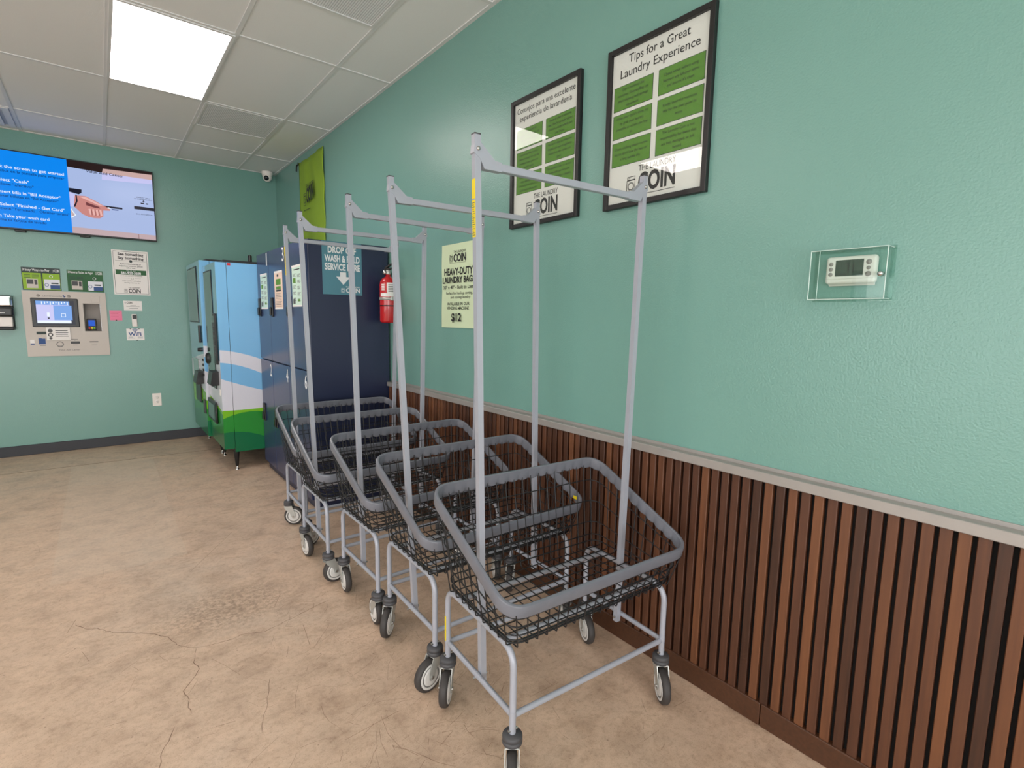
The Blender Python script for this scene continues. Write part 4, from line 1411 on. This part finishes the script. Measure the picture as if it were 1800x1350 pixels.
# ------------------------------------------------------------------ television on the back wall
tv = empty('wall_television', (-1.871, D, 2.528)); tag(tv, 'wall television playing payment instructions, blue text panel beside a hand', 'television')
org = (-1.871, D, 2.528)
TX0, TX1, TZ0, TZ1 = -2.510, -1.233, 2.172, 2.890
YT = D - 0.05
b = B(); b.box(TX0, TX1, YT, D - 0.012, TZ0, TZ1, 'black', 0.004, 1); b.build('case', tv, org)
for q in (-2.30, -1.83):
    b = B(); b.box(q - 0.04, q + 0.04, D - 0.045, D - 0.001, TZ0 - 0.016, TZ0 + 0.05, 'black', 0.004, 1); b.build('wall_bracket', tv, org)
b = B()
y = YT - 0.0006
SX0, SX1, SZ0, SZ1 = TX0 + 0.010, TX1 - 0.008, TZ0 + 0.016, TZ1 - 0.010
DX = -1.9215
rect(b, SX0, DX, SZ0, SZ1, y, 'scr_blue')
rect(b, DX, SX1, SZ0, SZ1, y, 'scr_pale')
scr = b.build('screen', tv, org)
y -= 0.0006
b = B()
flat(b, [(DX, 2.815), (-1.655, 2.806), (-1.655, SZ1), (DX, SZ1)], y, 'scr_brown')
flat(b, [(-1.655, 2.806), (-1.60, 2.847), (SX1, 2.856), (SX1, SZ1), (-1.655, SZ1)], y, 'scr_brown')
flat(b, [(-1.655, 2.805), (SX1, 2.805), (SX1, 2.858), (-1.645, 2.846)], y - 0.0004, 'scr_rose')
flat(b, [(-1.660, 2.738), (SX1, 2.763), (SX1, 2.805), (-1.655, 2.805)], y, 'scr_lilac')
flat(b, [(DX, SZ0), (SX1, SZ0), (SX1, 2.237), (DX, 2.248)], y, 'scr_tan')
rect(b, -1.392, -1.388, SZ0, 2.232, y - 0.0004, 'scr_skindark')
flat(b, [(DX, 2.617), (-1.825, 2.615), (-1.828, 2.583), (-1.85, 2.566), (DX, 2.581)], y, 'scr_dark')
flat(b, [(DX, 2.58), (-1.88, 2.562), (-1.872, 2.50), (-1.895, 2.445), (DX, 2.438)], y, 'scr_lilac')
flat(b, [(DX, 2.43), (-1.882, 2.362), (DX, 2.33)], y, 'scr_white')
flat(b, [(DX + 0.002, 2.41), (-1.892, 2.362), (DX + 0.002, 2.345)], y - 0.0004, 'scr_tan')
rect(b, -1.661, -1.511, 2.468, 2.486, y, 'scr_dark'); rect(b, -1.598, -1.545, 2.452, 2.460, y, 'scr_navy')
rect(b, -1.411, SX1, 2.488, 2.519, y, 'scr_dark')
rect(b, -1.353, -1.325, 2.548, 2.560, y, 'scr_dark'); rect(b, -1.31, -1.29, 2.548, 2.560, y, 'scr_dark')
flat(b, [(-1.328, 2.562), (-1.316, 2.575), (-1.324, 2.575), (-1.324, 2.588), (-1.332, 2.588), (-1.332, 2.575), (-1.340, 2.575)], y, 'scr_dark')
b.build('picture', scr, org)
b = B()
y -= 0.0008
flat(b, [(-1.880, 2.553), (-1.80, 2.557), (-1.722, 2.519), (-1.665, 2.486), (-1.612, 2.458), (-1.614, 2.441), (-1.668, 2.437), (-1.672, 2.376), (-1.70, 2.356), (-1.745, 2.352), (-1.792, 2.360), (-1.834, 2.380), (-1.895, 2.445)], y, 'scr_skin')
flat(b, [(-1.85, 2.545), (-1.80, 2.550), (-1.725, 2.512), (-1.66, 2.478), (-1.70, 2.482), (-1.79, 2.520)], y - 0.0004, 'scr_skinlight')
flat(b, [(-1.80, 2.50), (-1.70, 2.468), (-1.69, 2.452), (-1.74, 2.455), (-1.80, 2.47)], y - 0.0004, 'scr_skindark')
for q in range(4): flat(b, [(-1.785 + q * 0.028, 2.435), (-1.768 + q * 0.028, 2.440), (-1.762 + q * 0.028, 2.385), (-1.775 + q * 0.028, 2.378)], y - 0.0008, 'scr_skinlight')
for q in range(3): flat(b, [(-1.764 + q * 0.028, 2.435), (-1.759 + q * 0.028, 2.435), (-1.757 + q * 0.028, 2.380), (-1.761 + q * 0.028, 2.378)], y - 0.0010, 'scr_skindark')
flat(b, [(-1.63, 2.475), (-1.606, 2.470), (-1.61, 2.458), (-1.634, 2.462)], y - 0.0012, 'scr_white')
flat(b, [(-1.876, 2.560), (-1.866, 2.557), (-1.862, 2.50), (-1.885, 2.440), (-1.896, 2.444), (-1.874, 2.50)], y - 0.0004, 'scr_dark')
b.build('hand_picture', scr, org)
b = B()
y = YT - 0.0018
for t, x0, x1, z, cap, m, bd in (
        ('Click the screen to get started', -2.462, -1.949, 2.722, 0.026, 'scr_white', 0.012),
        ('Haga click en la pantalla para empezar', -2.475, -1.948, 2.686, 0.022, 'scr_navy', 0.012),
        ('Select "Cash"', -2.437, -2.207, 2.603, 0.026, 'scr_white', 0.012),
        ('Seleccione "efectivo"', -2.49, -2.177, 2.567, 0.022, 'scr_navy', 0.012),
        ('Insert bills in "Bill Acceptor"', -2.427, -1.989, 2.497, 0.026, 'scr_white', 0.012),
        ('Insertar billetes en "Bill Acceptor"', -2.455, -2.007, 2.462, 0.022, 'scr_navy', 0.012),
        ('Select "Finished - Get Card"', -2.418, -1.969, 2.382, 0.026, 'scr_white', 0.012),
        ('Seleccione "Terminado - Obtener tarjeta"', -2.485, -1.934, 2.347, 0.022, 'scr_navy', 0.012),
        ('Then Take your wash card', -2.492, -2.086, 2.280, 0.026, 'scr_white', 0.012),
        ('Toma tu tarjeta de lavado', -2.465, -2.109, 2.246, 0.022, 'scr_navy', 0.012),
        ('Value Add Center', -1.78, -1.484, 2.789, 0.024, 'scr_dark', 0.012),
        ('INSERT BILL', -1.385, -1.271, 2.606, 0.010, 'scr_dark', 0.01),
        ('ON GREEN LIGHT', -1.406, -1.250, 2.590, 0.010, 'scr_dark', 0.01),
        ('BILL ACCEPTOR', -1.399, -1.257, 2.437, 0.009, 'scr_dark', 0.01)):
    put(b, t, x0, x1, z, cap, m, y, bd)
b.build('lettering', scr, org)

# ------------------------------------------------------------------ payment kiosk in the back wall
kx0, kx1, kz0, kz1 = -2.338, -1.706, 0.974, 1.612
KF = D - 0.014
ks = empty('payment_kiosk', (-2.022, D, 0.974)); org = (-2.022, D, 0.974)
tag(ks, 'beige wall payment kiosk with touch screen and card reader, under the television', 'kiosk')
b = B()
for x0, x1, z0, z1 in ((kx0, NX0, kz0, kz1), (NX1, kx1, kz0, kz1), (NX0, NX1, kz0, NZ0), (NX0, NX1, NZ1, kz1)): b.box(x0, x1, KF, D - 0.0005, z0, z1, 'kiosk')
b.build('face_plate', ks, org)
b = B()
e = 0.003; yb = D + 0.09
b.box(NX0 + 0.001, NX1 - 0.001, yb, yb + e, NZ0 + 0.001, NZ1 - 0.001, 'niche')
b.box(NX0 + 0.001, NX0 + 0.001 + e, KF + 0.002, yb, NZ0 + 0.001, NZ1 - 0.001, 'niche'); b.box(NX1 - 0.001 - e, NX1 - 0.001, KF + 0.002, yb, NZ0 + 0.001, NZ1 - 0.001, 'niche')
b.box(NX0 + 0.004, NX1 - 0.004, KF + 0.002, yb, NZ0 + 0.001, NZ0 + 0.004, 'niche'); b.box(NX0 + 0.004, NX1 - 0.004, KF + 0.002, yb, NZ1 - 0.004, NZ1 - 0.001, 'niche')
b.build('niche', ks, org)
b = B(); b.box(-2.282, -1.930, KF - 0.012, KF, 1.262, 1.543, 'black', 0.008, 2); sb = b.build('touch_screen', ks, org)
b = B()
y = KF - 0.0128
X0, X1, Q0, Q1 = -2.255, -1.962, 1.285, 1.520
rect(b, X0, X1, Q0, Q1, y, 'scr_dark')
rect(b, X0 + 0.01, X1 - 0.035, Q0 + 0.015, Q1 - 0.04, y - 0.0005, 'scr_lilac')
rect(b, X0 + 0.01, X1 - 0.035, Q1 - 0.042, Q1 - 0.004, y - 0.0005, 'scr_mid')
rect(b, (X0 + X1) / 2 - 0.01, X1 - 0.02, Q0 + 0.045, Q1 - 0.045, y - 0.001, 'scr_mid')
rect(b, X0 + 0.01, X1 - 0.03, Q0 + 0.015, Q0 + 0.04, y - 0.001, 'scr_white')
rect(b, X0 + 0.085, X0 + 0.105, Q0 + 0.08, Q0 + 0.12, y - 0.001, 'scr_white')
rect(b, X0 + 0.088, X0 + 0.102, Q0 + 0.055, Q0 + 0.07, y - 0.001, 'scr_dark')
outline(b, X0 + 0.19, X0 + 0.225, Q0 + 0.075, Q0 + 0.11, y - 0.0015, 'scr_white', 0.004)
for k in range(10): rect(b, X0 + 0.05 + 0.021 * k, X0 + 0.058 + 0.021 * k, Q1 - 0.04 + 0.008 * (k % 3), Q1 - 0.01, y - 0.0015, 'scr_white')
b.build('display', sb, org)
b = B(); b.box(-1.874, -1.797, D + 0.02, D + 0.085, 1.232, 1.345, 'black', 0.008, 2); b.prism([(D + 0.02, 1.232), (D - 0.0, 1.228), (D - 0.004, 1.238), (D + 0.02, 1.335)], 'x', -1.872, -1.799, 'black'); cr = b.build('card_reader', ks, org)
b = B()
def onr(x0, x1, f0, f1, m, e=0.001):
    P = lambda f: (D - 0.004 + 0.024 * f - e, 1.238 + 0.097 * f)
    a, c = P(f0), P(f1)
    b.add([(x0, a[0], a[1]), (x1, a[0], a[1]), (x1, c[0], c[1]), (x0, c[0], c[1])], [(0, 1, 2, 3)], m)
onr(-1.862, -1.809, 0.36, 0.96, 'scr_reader')
for q, m in ((0, 'red'), (1, 'yellow'), (2, 'leaf')): onr(-1.862 + q * 0.019, -1.848 + q * 0.019, 0.04, 0.26, m)
b.build('keypad', cr, org)
b = B(); b.box(-1.822, -1.757, KF - 0.003, KF, 1.512, 1.577, 'kiosk', 0.002, 1); b.build('access_cover', ks, org)
b = B(); b.box(-2.012, -1.942, KF - 0.004, KF, 1.095, 1.118, 'black', 0.002, 1); b.build('bill_slot', ks, org)
b = B(); b.box(-1.865, -1.795, KF - 0.003, KF, 1.108, 1.116, 'black'); b.build('card_slot', ks, org)
b = B(); b.box(-2.26, -2.188, KF - 0.002, KF, 1.190, 1.216, 'slate'); b.build('coin_plate', ks, org)
b = B(); b.box(-2.25, -2.20, KF - 0.0025, KF, 1.092, 1.148, 'inkblue'); b.box(-2.25, -2.226, KF - 0.003, KF, 1.140, 1.153, 'inkblue'); b.build('pictogram', ks, org)
b = B(); b.box(-2.312, -2.28, KF - 0.002, KF, 1.09, 1.139, 'white'); b.box(-2.311, -2.281, KF - 0.0025, KF, 1.09, 1.102, 'inkblue'); b.build('pictogram', ks, org)
for q in (-2.222, -1.996):
    b = B(); b.lathe([(0.0, -0.002), (0.012, -0.002), (0.014, 0.0)], 'niche', (q, KF, 1.567), 'y', 18); b.build('speaker', ks, org)
b = B()
y = KF - 0.0006
put(b, 'Laundroworks', -2.192, -2.046, 1.558, 0.016, 'inkgrey', y)
flat(b, [(-2.044, 1.578), (-2.034, 1.580), (-2.026, 1.556), (-2.032, 1.552)], y, 'inkblue'); flat(b, [(-2.036, 1.566), (-2.02, 1.566), (-2.02, 1.56), (-2.036, 1.56)], y, 'inkblue')
put(b, 'Value Add Center', -2.109, -1.942, 1.026, 0.016, 'inkgrey', y)
flat(b, [(-2.227, 1.178), (-2.218, 1.178), (-2.2225, 1.170)], y, 'inkgrey')
flat(b, [(-1.982, 1.132), (-1.974, 1.132), (-1.978, 1.124)], y, 'inkgrey')
for x0, x1, z in ((-2.245, -2.20, 1.078), (-1.995, -1.955, 1.078), (-1.85, -1.805, 1.076), (-2.005, -1.955, 1.137), (-2.11, -2.08, 1.072)): rect(b, x0, x1, z, z + 0.004, y, 'inkgrey')
ring(b, -2.094, 1.090, 0.022, 0.028, y, 'inkgrey')
b.v = [v for v in b.v]
b.build('lettering', ks, org)
s = Sign('instruction_card', 'small white card with a face picture taped under the kiosk screen', 'card', ('back', KF), -2.188, -2.009, 1.132, 1.258, 'white', 0.001, off=0.0125)
s.part('lettering', lambda b: [rect(b, -2.12, -2.028 + 0.004 * (k % 2), 1.222 - k * 0.018, 1.229 - k * 0.018, -0.0016, 'inkgrey') for k in range(4)])
def fn(b):
    ring(b, -2.158, 1.225, 0.0, 0.018, -0.0016, 'inkgrey'); ring(b, -2.158, 1.185, 0.010, 0.020, -0.0016, 'inkgrey'); ring(b, -2.158, 1.152, 0.0, 0.012, -0.0016, 'inkgrey')
s.part('picture', fn)


def pay_card(u0, u1, z0, z1, dark, label, title, bright):
    s = Sign('payment_card', label, 'card', BACK, u0, u1, z0, z1, dark, 0.0015, group='payment cards above the kiosk')
    w, h = u1 - u0, z1 - z0; Y = -0.002
    def fn(b):
        rect(b, u0 + 0.02 * w, u0 + 0.49 * w, z0 + 0.03 * h, z1 - 0.24 * h, Y, bright)
        rect(b, u0 + 0.53 * w, u0 + 0.98 * w, z0 + 0.03 * h, z1 - 0.24 * h, Y, bright)
    s.part('panel', fn)
    def fn(b):
        put(b, title, u0 + 0.03 * w, u0 + 0.72 * w, z1 - 0.155 * h, 0.10 * h, 'offwhite', Y, 0.015)
        put(b, 'COIN', u0 + 0.85 * w, u0 + 0.975 * w, z1 - 0.17 * h, 0.12 * h, 'offwhite', Y, 0.03)
        outline(b, u0 + 0.79 * w, u0 + 0.83 * w, z1 - 0.17 * h, z1 - 0.07 * h, Y, 'offwhite', 0.002)
        for q in range(3):
            rect(b, u0 + 0.06 * w, u0 + 0.22 * w, z1 - (0.34 + 0.06 * q) * h, z1 - (0.32 + 0.06 * q) * h, Y - 0.0005, 'slate'); rect(b, u0 + 0.26 * w, u0 + 0.44 * w, z1 - (0.34 + 0.06 * q) * h, z1 - (0.32 + 0.06 * q) * h, Y - 0.0005, 'slate')
    s.part('lettering', fn)
    def fn(b):
        rect(b, u0 + 0.11 * w, u0 + 0.40 * w, z0 + 0.09 * h, z0 + 0.50 * h, Y - 0.0005, 'kiosk'); rect(b, u0 + 0.12 * w, u0 + 0.28 * w, z0 + 0.27 * h, z0 + 0.47 * h, Y - 0.001, 'black'); rect(b, u0 + 0.31 * w, u0 + 0.38 * w, z0 + 0.25 * h, z0 + 0.46 * h, Y - 0.001, 'black')
        rect(b, u0 + 0.56 * w, u0 + 0.97 * w, z0 + 0.06 * h, z0 + 0.5 * h, Y - 0.0005, 'cloud'); rect(b, u0 + 0.71 * w, u0 + 0.97 * w, z0 + 0.06 * h, z0 + 0.25 * h, Y - 0.001, 'inkblue'); ring(b, u0 + 0.62 * w, z0 + 0.25 * h, 0.012, 0.016, Y - 0.001, 'inkblue')
        rect(b, u0 + 0.74 * w, u0 + 0.93 * w, z0 + 0.30 * h, z0 + 0.36 * h, Y - 0.001, 'slate'); ring(b, u0 + 0.75 * w, z0 + 0.63 * h, 0.010, 0.014, Y - 0.001, 'offwhite')
    s.part('picture', fn)


pay_card(-2.327, -2.045, 1.617, 1.834, 'slate', 'bright green card titled 3 Easy Ways to Pay on top of the kiosk', '3 Easy Ways to Pay', 'lime')
pay_card(-1.996, -1.714, 1.618, 1.831, 'dgreen', 'dark green Spanish payment card on top of the kiosk', '3 Maneras F\u00e1ciles de Pagar', 'dgreen')

# see something sign
s = Sign('safety_sign', 'white See Something Say Something sign right of the payment kiosk', 'sign', BACK, -1.631, -1.321, 1.602, 2.062, 'white', 0.002)
Y = -0.0026
s.part('border', lambda b: outline(b, -1.619, -1.333, 1.614, 2.050, Y, 'slate', 0.003))
def fn(b):
    put(b, 'See Something', -1.579, -1.361, 2.010, 0.026, 'ink', Y, 0.03)
    put(b, 'Say Something', -1.581, -1.361, 1.970, 0.026, 'ink', Y, 0.03)
    rect(b, -1.605, -1.49, 1.954, 1.9556, Y, 'inkgrey'); rect(b, -1.455, -1.344, 1.954, 1.9556, Y, 'inkgrey')
    put(b, 'If you notice loitering or', -1.565, -1.386, 1.916, 0.013, 'ink', Y, 0.012)
    put(b, 'suspicious behavior, please', -1.575, -1.374, 1.896, 0.013, 'ink', Y, 0.012)
    put(b, 'call or text:', -1.514, -1.437, 1.876, 0.013, 'ink', Y, 0.012)
    put(b, 'so we can address it immediately.', -1.568, -1.380, 1.795, 0.010, 'ink', Y)
    rect(b, -1.56, -1.49, 1.776, 1.7772, Y, 'inkgrey'); rect(b, -1.45, -1.395, 1.776, 1.7772, Y, 'inkgrey')
    put(b, 'Your comfort and safety', -1.556, -1.398, 1.742, 0.012, 'ink', Y)
    put(b, 'are important to us.', -1.541, -1.411, 1.723, 0.012, 'ink', Y)
s.part('lettering', fn)
def fn(b):
    rect(b, -1.607, -1.345, 1.811, 1.862, Y, 'dgreen')
    put(b, 'CALL OR TEXT', -1.516, -1.436, 1.847, 0.010, 'offwhite', Y - 0.0006)
    put(b, '541-920-3600', -1.563, -1.392, 1.817, 0.024, 'offwhite', Y - 0.0006, 0.04)
s.part('phone_panel', fn)
def fn(b):
    flat(b, [(-1.473, 1.935), (-1.486, 1.945), (-1.486, 1.962), (-1.473, 1.966), (-1.460, 1.962), (-1.460, 1.945)], Y, 'slate')
    ring(b, -1.470, 1.772, 0.008, 0.010, Y, 'inkgrey')
s.part('shield', fn)
s.part('logo', lambda b: coin_logo(b, -1.545, -1.405, 1.618, 1.684, Y, 'ink', rule=False))

s = Sign('business_card', 'small white business card on the wall below the See Something sign', 'card', BACK, -1.561, -1.404, 1.437, 1.540, 'white', 0.001)
def fn(b):
    Y = -0.0015
    put(b, 'COIN', -1.533, -1.487, 1.510, 0.020, 'ink', Y, 0.03); outline(b, -1.551, -1.538, 1.512, 1.526, Y, 'inkgrey', 0.002)
    for z, x0, x1 in ((1.490, -1.505, -1.455), (1.480, -1.54, -1.425), (1.458, -1.515, -1.44)): rect(b, x0, x1, z, z + 0.003, Y, 'inkgrey')
    rect(b, -1.55, -1.41, 1.446, 1.4468, Y, 'inkgrey')
s.part('lettering', fn)
s = Sign('sticky_note', 'pink sticky note on the wall right of the payment kiosk', 'sticky note', BACK, -1.685, -1.581, 1.332, 1.434, 'pink', 0.001)
s.part('lettering', lambda b: [rect(b, -1.675, -1.60 - 0.01 * (k % 2), 1.415 - k * 0.014, 1.4165 - k * 0.014, -0.0015, M['red']) for k in range(4)])
s.part('pin', lambda b: b.lathe([(0.0, -0.008), (0.005, -0.007), (0.006, 0.0)], 'black', (-1.633, -0.001, 1.334), 'y', 12))
wd = empty('wall_sensor', (-1.478, D, 1.268)); tag(wd, 'white wall device with black top above the WiFi sign', 'wall device')
b = B(); b.box(-0.023, 0.023, -0.016, -0.0005, 0, 0.132, 'whiteplastic', 0.007, 3); b.build('body', wd)
b = B(); b.box(-0.017, 0.019, -0.020, -0.016, 0.080, 0.124, 'black', 0.006, 2); b.build('reader_window', wd)
s = Sign('wifi_sign', 'white WiFi sign with blue lettering below the wall device', 'sign', BACK, -1.555, -1.402, 1.122, 1.246, 'white', 0.003)
def fn(b):
    Y = -0.0036
    put(b, 'WiFi', -1.539, -1.427, 1.170, 0.036, 'inkblue', Y, 0.03)
    for r0, r1 in ((0.010, 0.016), (0.020, 0.026), (0.030, 0.036)): ring(b, -1.480, 1.208, r0, r1, Y, 'inkblue', 12, math.radians(40), math.radians(140))
    ring(b, -1.480, 1.210, 0, 0.006, Y, 'inkblue')
    rect(b, -1.54, -1.50, 1.155, 1.158, Y, 'inkblue'); rect(b, -1.46, -1.415, 1.155, 1.158, Y, 'inkblue')
    rect(b, -1.545, -1.485, 1.143, 1.145, Y, 'inkgrey'); rect(b, -1.46, -1.415, 1.143, 1.145, Y, 'inkgrey')
s.part('lettering', fn)
def fn(b):
    for x, z in ((-1.52, 1.245), (-1.445, 1.245), (-1.468, 1.122)): b.box(x - 0.005, x + 0.005, -0.006, -0.0005, z - 0.005, z + 0.005, 'black', 0.002, 1)
s.part('clip', fn)

ot = empty('wall_outlet', (-1.330, D, 0.465)); tag(ot, 'white double wall outlet low on the far wall left of the vending machines', 'outlet')
b = B(); b.box(-0.041, 0.041, -0.006, -0.0005, -0.070, 0.070, 'whiteplastic', 0.003, 2); b.build('cover_plate', ot)
for z in (0.024, -0.024):
    b = B(); b.lathe([(0.0, -0.009), (0.016, -0.009), (0.018, -0.006)], 'white', (0, 0, z), 'y', 20)
    for x in (-0.006, 0.006): b.box(x - 0.0012, x + 0.0012, -0.0095, -0.0085, z, z + 0.009, 'ink')
    b.lathe([(0, -0.0095), (0.003, -0.0095), (0.003, -0.0085)], 'ink', (0, 0, z - 0.007), 'y', 10)
    b.build('socket', ot)

dp_ = empty('soap_dispenser', (-2.498, D, 1.235)); tag(dp_, 'black and silver wall dispenser cut by the left edge, beside the kiosk', 'dispenser')
b = B(); b.box(-0.095, 0.095, -0.03, -0.0005, 0.0, 0.32, 'black', 0.006, 2); b.build('back_plate', dp_)
b = B(); b.box(-0.095, 0.095, -0.105, -0.03, 0.215, 0.325, 'chrome', 0.02, 4); b.build('lid', dp_)
b = B(); b.box(-0.100, 0.100, -0.115, -0.03, 0.125, 0.213, 'black', 0.018, 4); bd_ = b.build('band', dp_)
b = B(); b.box(0.0, 0.04, -0.1156, -0.1148, 0.155, 0.163, 'offwhite'); b.build('mark', bd_)
b = B(); b.box(-0.085, 0.085, -0.085, -0.03, 0.03, 0.124, 'whiteplastic', 0.008, 2); b.build('paper_roll', dp_)
b = B(); b.box(-0.095, 0.095, -0.10, -0.03, 0.0, 0.028, 'black', 0.010, 3); b.build('tray', dp_)
